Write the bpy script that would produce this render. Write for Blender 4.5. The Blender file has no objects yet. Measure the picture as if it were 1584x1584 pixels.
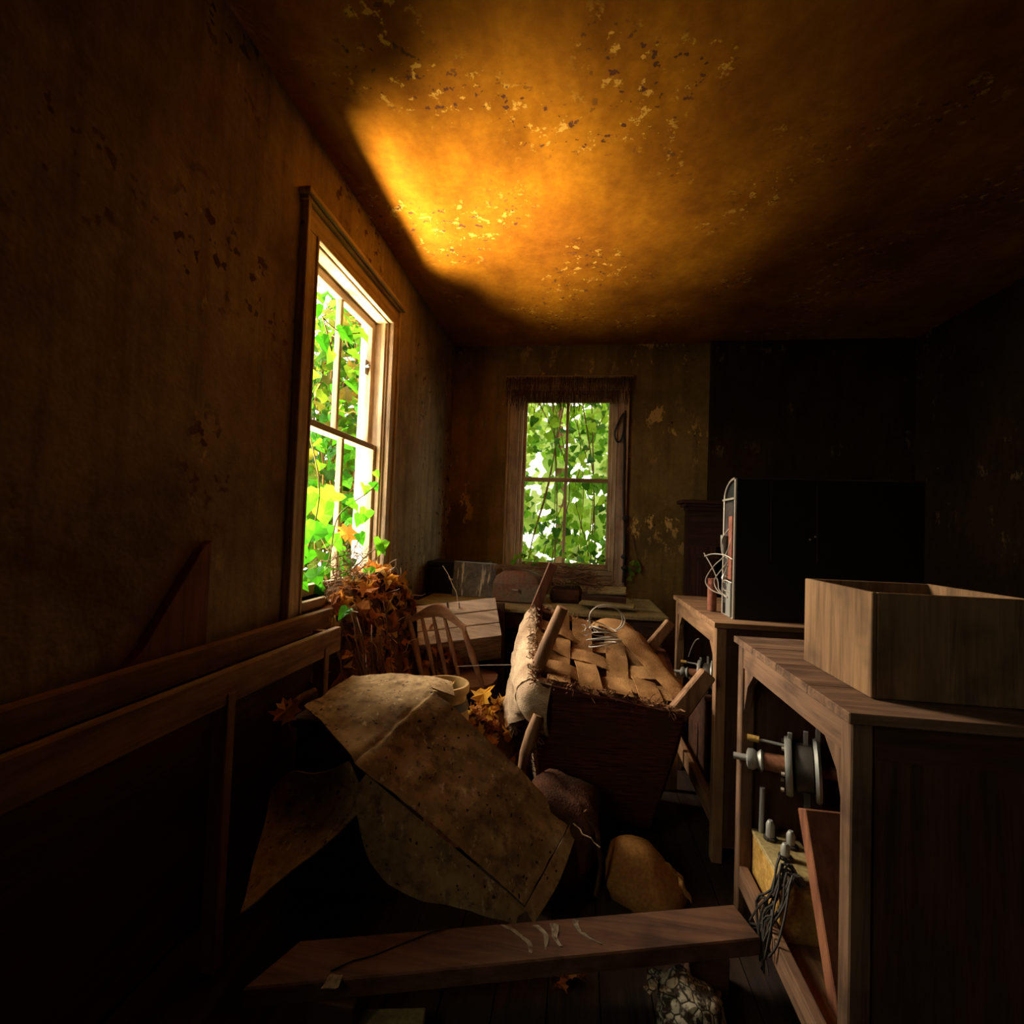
import bpy, bmesh, math, random
from mathutils import Vector, Matrix, Quaternion, noise as mnoise

random.seed(7)
SC = bpy.context.scene
COL = SC.collection
V = Vector

# ------------------------------------------------------------------ camera
CAM = V((0, 0, 1.30))
YAW, PITCH, ROLL = math.radians(7.66), math.radians(1.85), math.radians(2.06)
fw = V((-math.sin(YAW) * math.cos(PITCH), math.cos(YAW) * math.cos(PITCH), math.sin(PITCH)))
rt = V((math.cos(YAW), math.sin(YAW), 0))
up = rt.cross(fw)
R_ = math.cos(ROLL) * rt + math.sin(ROLL) * up
U_ = -math.sin(ROLL) * rt + math.cos(ROLL) * up
cam = bpy.data.objects.new('camera', bpy.data.cameras.new('camera'))
COL.objects.link(cam)
m = Matrix.Identity(4)
for i in range(3):
    m[i][0], m[i][1], m[i][2], m[i][3] = R_[i], U_[i], -fw[i], CAM[i]
cam.matrix_world = m
cam.data.sensor_width = 36
cam.data.lens = 36 * 750 / 1584
cam.data.clip_start = 0.02
SC.camera = cam

# ------------------------------------------------------------------ world, lights, exposure
world = bpy.data.worlds.new('sky')
SC.world = world
world.use_nodes = True
wb = world.node_tree.nodes['Background']
wb.inputs[0].default_value = (1.0, 0.98, 0.90, 1)
wb.inputs[1].default_value = 6.0


def area(name, loc, size, power, color, direction, portal=False, spread=180):
    d = bpy.data.lights.new(name, 'AREA')
    d.shape = 'RECTANGLE'
    d.size, d.size_y = size
    d.energy = power
    d.color = color
    d.spread = math.radians(spread)
    if portal:
        d.cycles.is_portal = True
    o = bpy.data.objects.new(name, d)
    o.location = loc
    o.rotation_euler = V(direction).to_track_quat('-Z', 'Y').to_euler()
    COL.objects.link(o)
    return o


# daylight thrown up from the bright ground outside the left window
area('ground_daylight', (-2.32, 2.12, -0.15), (1.6, 0.75), 370, (1.0, 0.82, 0.50), (0.32, 0.05, 1.0), spread=80)
# added fill lamp for the dark foreground, shining through the added window
area('rear_fill', (-3.2, -3.7, 4.0), (2.2, 2.2), 210, (1.0, 0.82, 0.58), (2.9, 5.1, -3.7))
# open bright sky high on the left, shining in through the left window
area('side_daylight', (-4.2, 3.5, 3.4), (2.4, 2.0), 1300, (1.0, 0.88, 0.70), (3.8, -1.2, -2.4))

SC.view_settings.view_transform = 'Standard'
SC.view_settings.look = 'None'
SC.view_settings.gamma = 1
SC.view_settings.use_curve_mapping = False
SC.view_settings.exposure = -0.15
cy = SC.cycles
cy.max_bounces, cy.diffuse_bounces, cy.glossy_bounces, cy.transmission_bounces, cy.transparent_max_bounces = 5, 4, 2, 2, 4
cy.caustics_reflective = cy.caustics_refractive = False


# ------------------------------------------------------------------ materials
def mat(name, color=(.5, .5, .5), rough=.8, metal=0.0, spec=.25):
    m = bpy.data.materials.new(name)
    m.use_nodes = True
    b = m.node_tree.nodes['Principled BSDF']
    b.inputs['Base Color'].default_value = (*color, 1)
    b.inputs['Roughness'].default_value = rough
    b.inputs['Metallic'].default_value = metal
    b.inputs['Specular IOR Level'].default_value = spec
    return m


class NT:
    def __init__(s, m):
        s.m, s.t = m, m.node_tree
        s.b = s.t.nodes['Principled BSDF']
        s.co = s.t.nodes.new('ShaderNodeTexCoord')

    def n(s, kind, **kw):
        nd = s.t.nodes.new('ShaderNode' + kind)
        for k, v in kw.items():
            setattr(nd, k, v)
        return nd

    def l(s, a, b):
        s.t.links.new(a, b)

    def coords(s, scale=(1, 1, 1), src='Object', warp=0):
        mp = s.n('Mapping')
        mp.inputs['Scale'].default_value = scale
        s.l(s.co.outputs[src], mp.inputs['Vector'])
        return mp.outputs[0]

    def noise(s, vec, scale, detail=4, rough=.6, dist=0.0):
        nd = s.n('TexNoise')
        nd.inputs['Scale'].default_value = scale
        nd.inputs['Detail'].default_value = detail
        nd.inputs['Roughness'].default_value = rough
        nd.inputs['Distortion'].default_value = dist
        s.l(vec, nd.inputs['Vector'])
        return nd.outputs['Fac']

    def ramp(s, fac, stops):
        nd = s.n('ValToRGB')
        e = nd.color_ramp.elements
        while len(e) < len(stops):
            e.new(.5)
        for k, (p, c) in enumerate(stops):
            e[k].position = p
            e[k].color = (*c, 1) if len(c) == 3 else c
        s.l(fac, nd.inputs[0])
        return nd.outputs[0]

    def thr(s, fac, lo, hi):
        nd = s.n('MapRange')
        nd.inputs[1].default_value = lo
        nd.inputs[2].default_value = hi
        s.l(fac, nd.inputs[0])
        return nd.outputs[0]

    def mix(s, fac, a, b, mode='MIX'):
        nd = s.n('MixRGB', blend_type=mode)
        for sock, v in ((nd.inputs[0], fac), (nd.inputs[1], a), (nd.inputs[2], b)):
            if isinstance(v, (int, float)):
                sock.default_value = v
            elif isinstance(v, tuple):
                sock.default_value = (*v, 1)
            else:
                s.l(v, sock)
        return nd.outputs[0]

    def mul(s, a, b):
        nd = s.n('Math', operation='MULTIPLY')
        for sock, v in ((nd.inputs[0], a), (nd.inputs[1], b)):
            if isinstance(v, (int, float)):
                sock.default_value = v
            else:
                s.l(v, sock)
        return nd.outputs[0]

    def bump(s, h, strength=.4, dist=.01):
        nd = s.n('Bump')
        nd.inputs['Strength'].default_value = strength
        nd.inputs['Distance'].default_value = dist
        s.l(h, nd.inputs['Height'])
        s.l(nd.outputs[0], s.b.inputs['Normal'])

    def color(s, c):
        s.l(c, s.b.inputs['Base Color'])
        return s.m


def wood(name, dark, light, axis='X', rough=.75, dirt=.5, spec=.25):
    m = mat(name, light, rough, spec=spec)
    t = NT(m)
    sc = {'X': (1.2, 14, 14), 'Y': (14, 1.2, 14), 'Z': (14, 14, 1.2)}[axis]
    v = t.coords(sc)
    g = t.noise(v, 2.2, 3, .65, .4)
    c = t.ramp(g, [(.30, dark), (.62, light)])
    d = t.noise(t.coords(), 5.0, 3, .7)
    c = t.mix(t.mul(t.thr(d, .48, .75), dirt), c, tuple(x * .35 for x in dark))
    t.bump(g, .5, .006)
    return t.color(c)


def cloth(name, dark, light, scale=160, rough=.95, bump=.5, patch=6):
    m = mat(name, light, rough, spec=.1)
    t = NT(m)
    v = t.coords()
    a = t.noise(v, patch, 4, .65)
    c = t.ramp(a, [(.32, dark), (.68, light)])
    f = t.noise(v, scale, 1, .5)
    c = t.mix(.35, c, t.ramp(f, [(.35, (.25, .25, .25)), (.65, (1, 1, 1))]), 'MULTIPLY')
    t.bump(f, bump, .004)
    return t.color(c)


def plaster(name, base, dark, pale, streak=(3, 3, .6), flakes=(.66, .70), spots=(.70, .74), bump=.5, pits=(.20, .13, .06), fs=9, ps=17):
    m = mat(name, base, .9, spec=.08)
    t = NT(m)
    v = t.coords()
    big = t.noise(v, 1.1, 4, .65)
    st = t.noise(t.coords(streak), 2.0, 3, .65)
    fine = t.noise(v, 26, 3, .7)
    c = t.ramp(big, [(.32, dark), (.60, base)])
    c = t.mix(t.mul(t.thr(st, .45, .72), .7), c, dark)
    c = t.mix(.45, c, t.ramp(fine, [(.3, (.45, .42, .38)), (.7, (1, 1, 1))]), 'MULTIPLY')
    # flaked patches: limited to some areas by a slow mask
    mask = t.thr(t.noise(v, 1.6, 1, .5), .50, .60)
    fl = t.mul(t.thr(t.noise(t.coords((1, 1, .55)), fs, 4, .72), *flakes), mask)
    c = t.mix(fl, c, pale)
    pit = t.mul(t.thr(t.noise(v, ps, 2, .65), *spots), mask)
    c = t.mix(pit, c, pits)
    t.bump(t.noise(v, 22, 2, .7), bump, .008)
    return t.color(c)


def leafmat(name, cols, trans=.55, src='Object Info', rough=.55):
    m = bpy.data.materials.new(name)
    m.use_nodes = True
    t = m.node_tree
    b = t.nodes['Principled BSDF']
    b.inputs['Roughness'].default_value = rough
    b.inputs['Specular IOR Level'].default_value = .25
    r = t.nodes.new('ShaderNodeValToRGB')
    e = r.color_ramp.elements
    while len(e) < len(cols):
        e.new(.5)
    for k, c in enumerate(cols):
        e[k].position = k / max(1, len(cols) - 1)
        e[k].color = (*c, 1)
    if src == 'Object Info':
        o = t.nodes.new('ShaderNodeObjectInfo')
        t.links.new(o.outputs['Random'], r.inputs[0])
    else:
        o = t.nodes.new('ShaderNodeNewGeometry')
        t.links.new(o.outputs['Random Per Island'], r.inputs[0])
    tr = t.nodes.new('ShaderNodeBsdfTranslucent')
    mx = t.nodes.new('ShaderNodeMixShader')
    mx.inputs[0].default_value = trans
    t.links.new(r.outputs[0], b.inputs['Base Color'])
    t.links.new(r.outputs[0], tr.inputs[0])
    out = t.nodes['Material Output']
    t.links.new(b.outputs[0], mx.inputs[1])
    t.links.new(tr.outputs[0], mx.inputs[2])
    t.links.new(mx.outputs[0], out.inputs[0])
    return m


M = {}
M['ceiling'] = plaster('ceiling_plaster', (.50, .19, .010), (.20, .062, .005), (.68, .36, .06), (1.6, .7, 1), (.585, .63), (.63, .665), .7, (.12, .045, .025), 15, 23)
M['wall_l'] = plaster('ochre_plaster', (.46, .35, .21), (.17, .12, .065), (.58, .45, .29), (6, 6, .5), (.62, .68), (.60, .64), .8, (.10, .055, .025))
M['wall_b'] = plaster('green_ochre_plaster', (.32, .21, .06), (.12, .08, .026), (.66, .42, .13), (5, 5, .45), (.56, .60), (.70, .74), .6, (.05, .03, .012))
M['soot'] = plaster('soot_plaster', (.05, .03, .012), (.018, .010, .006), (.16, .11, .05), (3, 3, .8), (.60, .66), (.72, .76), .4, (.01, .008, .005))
M['paint'] = wood('old_white_paint', (.30, .20, .11), (.56, .42, .28), 'Z', .6, .5)
M['paint_h'] = wood('old_white_paint_flat', (.26, .16, .08), (.50, .36, .22), 'Y', .6, .6)
M['paint_hx'] = wood('old_white_paint_cross', (.26, .15, .07), (.48, .33, .18), 'X', .6, .6)
M['sash'] = wood('sash_paint', (.34, .22, .11), (.60, .44, .27), 'Z', .6, .4)
M['jamb_out'] = wood('bleached_paint', (.62, .58, .52), (.82, .80, .76), 'Z', .6, .2)
M['glassdirt'] = None
for ax in 'XYZ':
    M['wood' + ax] = wood('weathered_wood_' + ax.lower(), (.13, .062, .028), (.31, .165, .078), ax)
    M['pale' + ax] = wood('dusty_pale_wood_' + ax.lower(), (.38, .26, .17), (.72, .55, .40), ax)
    M['dark' + ax] = wood('dark_stained_wood_' + ax.lower(), (.035, .014, .008), (.085, .036, .018), ax)
    M['red' + ax] = wood('reddish_wood_' + ax.lower(), (.10, .032, .015), (.21, .078, .034), ax)
    M['brown' + ax] = wood('brown_chair_wood_' + ax.lower(), (.12, .045, .018), (.27, .115, .045), ax, .5, .3, .5)
M['tweed'] = mat('dark_red_upholstery', (.08, .025, .014), .95, spec=.08)
t2 = NT(M['tweed'])
r2 = t2.noise(t2.coords((4, 4, 60)), 2.2, 3, .7)
t2.color(t2.mix(t2.thr(t2.noise(t2.coords(), 9, 3, .6), .4, .7), t2.ramp(r2, [(.38, (.030, .010, .007)), (.62, (.13, .036, .020))]), (.06, .026, .014)))
t2.bump(r2, .6, .006)
M['burlap'] = cloth('frayed_burlap', (.30, .19, .11), (.56, .40, .25), 220, 1, .9, 10)
M['web'] = cloth('webbing_jute', (.22, .10, .035), (.46, .24, .09), 260, 1, .9, 9)
M['stuffing'] = cloth('horsehair_stuffing', (.12, .05, .022), (.34, .17, .08), 120, 1, 1, 12)
M['canvas'] = mat('stiff_canvas', (.3, .2, .1), .9, spec=.12)
t1 = NT(M['canvas'])
v1 = t1.coords()
c1 = t1.ramp(t1.noise(v1, 4.5, 4, .7), [(.32, (.13, .075, .030)), (.52, (.30, .19, .085)), (.70, (.46, .31, .16))])
c1 = t1.mix(t1.mul(t1.thr(t1.noise(v1, 24, 3, .7), .50, .68), .7), c1, (.07, .038, .018))
c1 = t1.mix(t1.mul(t1.thr(t1.noise(t1.coords((5, 5, 1.2)), 7, 3, .7), .60, .70), .6), c1, (.60, .46, .28))
c1 = t1.mix(t1.thr(t1.noise(v1, 55, 1, .5), .70, .74), c1, (.03, .016, .01))
f1 = t1.noise(v1, 240, 1, .5)
t1.bump(f1, .5, .003)
t1.color(c1)
M['leather'] = cloth('ochre_leather', (.20, .085, .02), (.42, .21, .06), 90, .6, .4, 5)
M['plush'] = cloth('brown_plush', (.035, .015, .008), (.10, .040, .020), 140, 1, 1, 8)
M['black'] = mat('black_lacquer', (.008, .006, .006), .55)
M['grey'] = mat('galvanised_grey', (.2, .18, .14), .6)
t0 = NT(M['grey'])
st0 = t0.noise(t0.coords((9, 1, 1.2)), 3.2, 4, .7)
cl0 = t0.noise(t0.coords(), 9, 4, .7)
t0.color(t0.mix(t0.thr(st0, .56, .64), t0.ramp(cl0, [(.35, (.055, .045, .032)), (.65, (.16, .135, .10))]), (.52, .44, .31)))
M['steel'] = mat('dull_steel', (.34, .33, .29), .5, .6)
M['darksteel'] = mat('dark_oily_steel', (.06, .05, .04), .45, .5)
M['wire'] = mat('pale_wire', (.34, .29, .23), .5, .3)
for ax in 'XYZ':
    M['stand' + ax] = wood('grimy_stand_wood_' + ax.lower(), (.070, .034, .017), (.185, .098, .052), ax, .8, .8)
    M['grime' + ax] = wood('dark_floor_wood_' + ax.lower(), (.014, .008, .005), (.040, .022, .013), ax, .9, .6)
M['stained'] = wood('stained_plywood', (.10, .050, .020), (.23, .125, .055), 'Z', .8, .8)
M['plate'] = cloth('grey_brown_plate', (.03, .024, .02), (.07, .055, .048), 60, .7, .3, 9)
M['darkwire'] = mat('dark_cable', (.03, .025, .02), .6)
M['rust'] = cloth('rusty_metal', (.12, .045, .02), (.28, .12, .06), 70, .8, .4, 9)
M['bin'] = cloth('rusty_green_tin', (.22, .085, .05), (.17, .145, .09), 60, .6, .2, 6)
M['stone'] = cloth('stoneware_glaze', (.34, .21, .08), (.58, .38, .16), 20, .35, .1, 4)
M['band'] = mat('dark_glaze', (.035, .022, .014), .4)
M['redpart'] = cloth('red_brown_board', (.20, .06, .035), (.36, .14, .09), 60, .8, .3, 10)
M['yellow'] = cloth('brassy_chassis', (.28, .15, .03), (.60, .36, .10), 90, .5, .6, 14)
M['dropping'] = cloth('bird_dropping', (.16, .12, .08), (.40, .33, .24), 80, .95, .3, 20)
M['chalk'] = mat('cracked_limewash', (.7, .65, .5), .95, spec=.1)
t3 = NT(M['chalk'])
vo = t3.n('TexVoronoi', feature='DISTANCE_TO_EDGE')
vo.inputs['Scale'].default_value = 30
t3.l(t3.coords(), vo.inputs['Vector'])
c3 = t3.mix(t3.thr(vo.outputs['Distance'], .02, .07), (.03, .025, .018), (.46, .42, .31))
t3.color(t3.mix(t3.thr(t3.noise(t3.coords(), 26, 3, .7), .47, .56), c3, (.05, .04, .028)))
t3.bump(vo.outputs['Distance'], .8, .01)
M['litter'] = cloth('leaf_mould', (.035, .016, .008), (.17, .075, .028), 60, 1, 1, 14)
M['twig'] = mat('dry_twig', (.17, .085, .04), .9)
M['paletwig'] = mat('pale_twig', (.42, .30, .19), .9)
M['greentwig'] = mat('green_stem', (.20, .16, .05), .8)
M['dust'] = cloth('pale_board', (.22, .16, .06), (.40, .31, .14), 80, .95, .4, 8)
M['soil'] = cloth('ground_soil', (.05, .05, .02), (.10, .10, .04), 40, 1, .5, 3)
M['web_thread'] = mat('cobweb', (.10, .045, .02), 1)
M['ivy'] = leafmat('ivy_leaf', [(.022, .12, .004), (.05, .25, .006), (.085, .34, .01), (.14, .37, .012)], .6)
M['ivy_stuff'] = leafmat('ivy_mass', [(.02, .07, .004), (.06, .18, .006), (.12, .28, .01), (.22, .28, .02), (.17, .08, .015)], .6, 'geo')
M['ivy_dark'] = leafmat('window_ivy_leaf', [(.03, .10, .01), (.10, .26, .012), (.24, .44, .02), (.38, .52, .05)], .6)
M['ivy_dark_stuff'] = leafmat('window_ivy_mass', [(.03, .09, .01), (.10, .26, .012), (.26, .46, .025), (.42, .54, .06)], .55, 'geo')
M['hedgetwig'] = mat('yellow_brown_twig', (.30, .17, .05), .9)  # dead hedge twigs in their own yellow brown
M['ivy_pale'] = leafmat('garden_leaf', [(.16, .28, .03), (.34, .44, .09), (.46, .52, .18)], .5)
M['ivy_pale_stuff'] = leafmat('garden_leaf_mass', [(.14, .26, .03), (.32, .44, .08), (.50, .55, .22)], .5, 'geo')
M['dry'] = leafmat('dry_leaf', [(.24, .06, .015), (.50, .15, .02), (.66, .28, .03), (.42, .12, .02), (.70, .46, .13), (.28, .10, .04)], .35, rough=.7)
M['dry_stuff'] = leafmat('dry_leaf_mass', [(.10, .03, .01), (.30, .09, .02), (.46, .19, .03), (.20, .07, .025)], .3, 'geo', .7)
M['gold'] = leafmat('golden_leaf', [(.72, .36, .03), (.80, .48, .06)], .35, rough=.6)

gl = bpy.data.materials.new('old_window_glass')
gl.use_nodes = True
t_ = gl.node_tree
for nd in list(t_.nodes):
    if nd.type == 'BSDF_PRINCIPLED':
        t_.nodes.remove(nd)
tp, gs, mx = (t_.nodes.new('ShaderNode' + k) for k in ('BsdfTransparent', 'BsdfGlossy', 'MixShader'))
tp.inputs[0].default_value = (.90, .92, .86, 1)
gs.inputs['Roughness'].default_value = .05
mx.inputs[0].default_value = .06
t_.links.new(tp.outputs[0], mx.inputs[1])
t_.links.new(gs.outputs[0], mx.inputs[2])
t_.links.new(mx.outputs[0], t_.nodes['Material Output'].inputs[0])
M['glass'] = gl


# ------------------------------------------------------------------ mesh helpers
def wpos(o):
    p = V((0, 0, 0))
    while o is not None:
        p += o.location
        o = o.parent
    return p


class MB:
    """collects geometry in world metres; build() links it as one mesh object"""

    def __init__(s):
        s.v, s.f = [], []

    def add(s, vs, fs):
        k = len(s.v)
        s.v += [V(a) for a in vs]
        s.f += [tuple(i + k for i in f) for f in fs]
        return s

    def hexa(s, c):     # 8 corners: bottom 4 ccw, top 4 ccw
        return s.add(c, [(3, 2, 1, 0), (4, 5, 6, 7), (0, 1, 5, 4), (1, 2, 6, 5), (2, 3, 7, 6), (3, 0, 4, 7)])

    def box(s, x0, x1, y0, y1, z0, z1):
        x0, x1 = sorted((x0, x1))
        y0, y1 = sorted((y0, y1))
        z0, z1 = sorted((z0, z1))
        return s.hexa([(x0, y0, z0), (x1, y0, z0), (x1, y1, z0), (x0, y1, z0), (x0, y0, z1), (x1, y0, z1), (x1, y1, z1), (x0, y1, z1)])

    def obox(s, o, e1, e2, e3):     # origin corner and three edge vectors
        o, e1, e2, e3 = V(o), V(e1), V(e2), V(e3)
        if e1.cross(e2).dot(e3) < 0:
            e1, e2 = e2, e1
        return s.hexa([o, o + e1, o + e1 + e2, o + e2, o + e3, o + e1 + e3, o + e1 + e2 + e3, o + e2 + e3])

    def bar(s, p, q, w, h, upv=(0, 0, 1), w2=None, h2=None):
        p, q = V(p), V(q)
        d = (q - p).normalized()
        a = d.cross(V(upv))
        if a.length < 1e-4:
            a = d.cross(V((1, 0, 0)))
        a.normalize()
        b = a.cross(d).normalized()
        w2, h2 = w2 or w, h2 or h
        c = []
        for P, ww, hh in ((p, w, h), (q, w2, h2)):
            c += [P - a * ww / 2 - b * hh / 2, P + a * ww / 2 - b * hh / 2, P + a * ww / 2 + b * hh / 2, P - a * ww / 2 + b * hh / 2]
        return s.hexa(c)

    def tube(s, pts, r, n=8, cap=True):
        pts = [V(p) for p in pts]
        rs = r if isinstance(r, (list, tuple)) else [r] * len(pts)
        k = len(s.v)
        ref = None
        for i, p in enumerate(pts):
            d = (pts[min(i + 1, len(pts) - 1)] - pts[max(i - 1, 0)])
            if d.length < 1e-9:
                d = V((0, 0, 1))
            d.normalize()
            if ref is None:
                ref = d.orthogonal().normalized()
            a = (ref - d * ref.dot(d))
            a = a.normalized() if a.length > 1e-6 else d.orthogonal().normalized()
            ref = a
            b = d.cross(a)
            for j in range(n):
                t = 2 * math.pi * j / n
                s.v.append(p + (a * math.cos(t) + b * math.sin(t)) * rs[i])
        for i in range(len(pts) - 1):
            for j in range(n):
                s.f.append((k + i * n + j, k + i * n + (j + 1) % n, k + (i + 1) * n + (j + 1) % n, k + (i + 1) * n + j))
        if cap:
            s.f.append(tuple(k + j for j in range(n))[::-1])
            e = k + (len(pts) - 1) * n
            s.f.append(tuple(e + j for j in range(n)))
        return s

    def prism(s, poly, vec):
        n = len(poly)
        a = [V(p) for p in poly]
        b = [p + V(vec) for p in a]
        return s.add(a + b, [tuple(range(n))[::-1], tuple(range(n, 2 * n))] + [(i, (i + 1) % n, n + (i + 1) % n, n + i) for i in range(n)])

    def lathe(s, prof, axis_p, axis_d=(0, 0, 1), n=24):
        d = V(axis_d).normalized()
        a = d.orthogonal().normalized()
        b = d.cross(a)
        k = len(s.v)
        for r, h in prof:
            for j in range(n):
                t = 2 * math.pi * j / n
                s.v.append(V(axis_p) + d * h + (a * math.cos(t) + b * math.sin(t)) * r)
        for i in range(len(prof) - 1):
            for j in range(n):
                s.f.append((k + i * n + j, k + i * n + (j + 1) % n, k + (i + 1) * n + (j + 1) % n, k + (i + 1) * n + j))
        s.f.append(tuple(k + j for j in range(n))[::-1])
        e = k + (len(prof) - 1) * n
        s.f.append(tuple(e + j for j in range(n)))
        return s

    def patch(s, rows, sub=5, thick=.004, wob=0, wf=6, seed=0):
        """Catmull-Rom surface through a grid of points, given real thickness"""
        def cr(p, t):
            n = len(p)
            x = t * (n - 1)
            i = min(int(x), n - 2)
            f = x - i
            a, b, c, d = p[max(i - 1, 0)], p[i], p[i + 1], p[min(i + 2, n - 1)]
            return .5 * (2 * b + (c - a) * f + (2 * a - 5 * b + 4 * c - d) * f * f + (3 * b - a - 3 * c + d) * f ** 3)
        rows = [[V(p) for p in r] for r in rows]
        nu, nv = (len(rows) - 1) * sub + 1, (len(rows[0]) - 1) * sub + 1
        g = [[cr([cr(r, j / (nv - 1)) for r in rows], i / (nu - 1)) for j in range(nv)] for i in range(nu)]
        nr = [[None] * nv for _ in range(nu)]
        for i in range(nu):
            for j in range(nv):
                a = g[min(i + 1, nu - 1)][j] - g[max(i - 1, 0)][j]
                b = g[i][min(j + 1, nv - 1)] - g[i][max(j - 1, 0)]
                c = a.cross(b)
                nr[i][j] = c.normalized() if c.length > 1e-9 else V((0, 0, 1))
        if wob:
            for i in range(nu):
                for j in range(nv):
                    g[i][j] = g[i][j] + nr[i][j] * wob * mnoise.fractal(g[i][j] * wf + V((seed, seed, seed)), .6, 2.0, 3)
        k = len(s.v)
        for sg in (.5, -.5):
            for i in range(nu):
                for j in range(nv):
                    s.v.append(g[i][j] + nr[i][j] * thick * sg)
        N = nu * nv
        q = lambda i, j, o=0: k + o + i * nv + j
        for i in range(nu - 1):
            for j in range(nv - 1):
                s.f.append((q(i, j), q(i + 1, j), q(i + 1, j + 1), q(i, j + 1)))
                s.f.append((q(i, j, N), q(i, j + 1, N), q(i + 1, j + 1, N), q(i + 1, j, N)))
        for i in range(nu - 1):
            s.f.append((q(i, 0), q(i, 0, N), q(i + 1, 0, N), q(i + 1, 0)))
            s.f.append((q(i, nv - 1), q(i + 1, nv - 1), q(i + 1, nv - 1, N), q(i, nv - 1, N)))
        for j in range(nv - 1):
            s.f.append((q(0, j), q(0, j + 1), q(0, j + 1, N), q(0, j, N)))
            s.f.append((q(nu - 1, j), q(nu - 1, j, N), q(nu - 1, j + 1, N), q(nu - 1, j + 1)))
        return s

    def build(s, name, material, parent=None, smooth=False, bevel=0, rough=0, **tags):
        if parent is not None:
            off = wpos(parent)
        else:
            lo = [min(p[i] for p in s.v) for i in range(3)]
            hi = [max(p[i] for p in s.v) for i in range(3)]
            off = V(((lo[0] + hi[0]) / 2, (lo[1] + hi[1]) / 2, lo[2]))
        me = bpy.data.meshes.new(name)
        me.from_pydata([p - off for p in s.v], [], s.f)
        if bevel or rough:
            bm = bmesh.new()
            bm.from_mesh(me)
            if bevel:
                bmesh.ops.bevel(bm, geom=list(bm.edges), offset=bevel, segments=1, affect='EDGES', profile=.5, clamp_overlap=True)
            bm.to_mesh(me)
            bm.free()
        me.update()
        if smooth:
            for p in me.polygons:
                p.use_smooth = True
            me.set_sharp_from_angle(angle=math.radians(50))
        me.materials.append(M[material] if isinstance(material, str) else material)
        o = bpy.data.objects.new(name, me)
        COL.objects.link(o)
        if parent is not None:
            o.parent = parent
        else:
            o.location = off
        for k, v in tags.items():
            o[k] = v
        return o


def thing(name, label, category, loc, group=None):
    o = bpy.data.objects.new(name, None)
    o.location = loc
    o.empty_display_size = .1
    COL.objects.link(o)
    o['label'], o['category'] = label, category
    if group:
        o['group'] = group
    return o


def tag(o, label, category, group=None, kind=None):
    o['label'], o['category'] = label, category
    if group:
        o['group'] = group
    if kind:
        o['kind'] = kind
    return o


def lerp(a, b, t):
    return V(a) * (1 - t) + V(b) * t


def jit(a):
    return V((random.uniform(-a, a), random.uniform(-a, a), random.uniform(-a, a)))


def wander(p, q, n, a, seedv=None):
    pts = [lerp(p, q, i / n) for i in range(n + 1)]
    return [pts[0]] + [x + jit(a) for x in pts[1:-1]] + [pts[-1]]


# ------------------------------------------------------------------ the room
XL, XR, YN, YB, ZC = -1.20, 2.75, -1.30, 4.44, 3.00
T = .16
WIN1 = (1.975, 2.865)       # opening along Y in the left wall
ADDED_WIN = (-.58, .14)         # unseen opening added in the left wall to let fill light in
WIN2 = (-.56, .33)          # opening along X in the back wall
WZ0, WZ1 = .94, 2.56


def struct(o):
    o['kind'] = 'structure'
    return o


def wall_with_hole(name, material, fixed, out, u0, u1, holes, axis):
    b = MB()
    def bx(ua, ub, za, zb):
        if axis == 'Y':
            b.box(fixed, fixed + out, ua, ub, za, zb)
        else:
            b.box(ua, ub, fixed, fixed + out, za, zb)
    u = u0
    for h0, h1 in sorted(holes):
        bx(u, h0, 0, ZC)
        bx(h0, h1, 0, WZ0)
        bx(h0, h1, WZ1, ZC)
        u = h1
    bx(u, u1, 0, ZC)
    return struct(b.build(name, material))


wall_with_hole('wall_left', 'wall_l', XL, -T, YN - T, YB + T, (WIN1, ADDED_WIN), 'Y')
wall_with_hole('wall_back', 'wall_b', YB, T, XL, XR + T, (WIN2,), 'X')
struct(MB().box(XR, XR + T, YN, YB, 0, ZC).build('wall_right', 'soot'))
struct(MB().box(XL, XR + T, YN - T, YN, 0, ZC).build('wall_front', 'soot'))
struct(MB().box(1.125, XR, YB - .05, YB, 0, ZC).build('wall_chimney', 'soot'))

# ceiling: a slightly sagging slab
b = MB()
nx, ny = 24, 32
for k, z in enumerate((ZC, ZC + .2)):
    for i in range(nx + 1):
        for j in range(ny + 1):
            x = XL - T + (XR - XL + 2 * T) * i / nx
            y = YN - T + (YB - YN + 2 * T) * j / ny
            dz = 0 if k else .012 * mnoise.noise(V((x * 1.3, y * 1.3, 0)))
            b.v.append(V((x, y, z + dz)))
N = (nx + 1) * (ny + 1)
q = lambda i, j, o=0: o + i * (ny + 1) + j
for i in range(nx):
    for j in range(ny):
        b.f.append((q(i, j), q(i, j + 1), q(i + 1, j + 1), q(i + 1, j)))
        b.f.append((q(i, j, N), q(i + 1, j, N), q(i + 1, j + 1, N), q(i, j + 1, N)))
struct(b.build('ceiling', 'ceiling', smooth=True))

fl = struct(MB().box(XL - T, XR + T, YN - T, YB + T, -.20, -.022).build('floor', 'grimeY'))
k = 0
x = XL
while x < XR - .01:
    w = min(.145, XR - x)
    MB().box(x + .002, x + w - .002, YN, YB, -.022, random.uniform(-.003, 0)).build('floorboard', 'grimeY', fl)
    x += w

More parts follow.
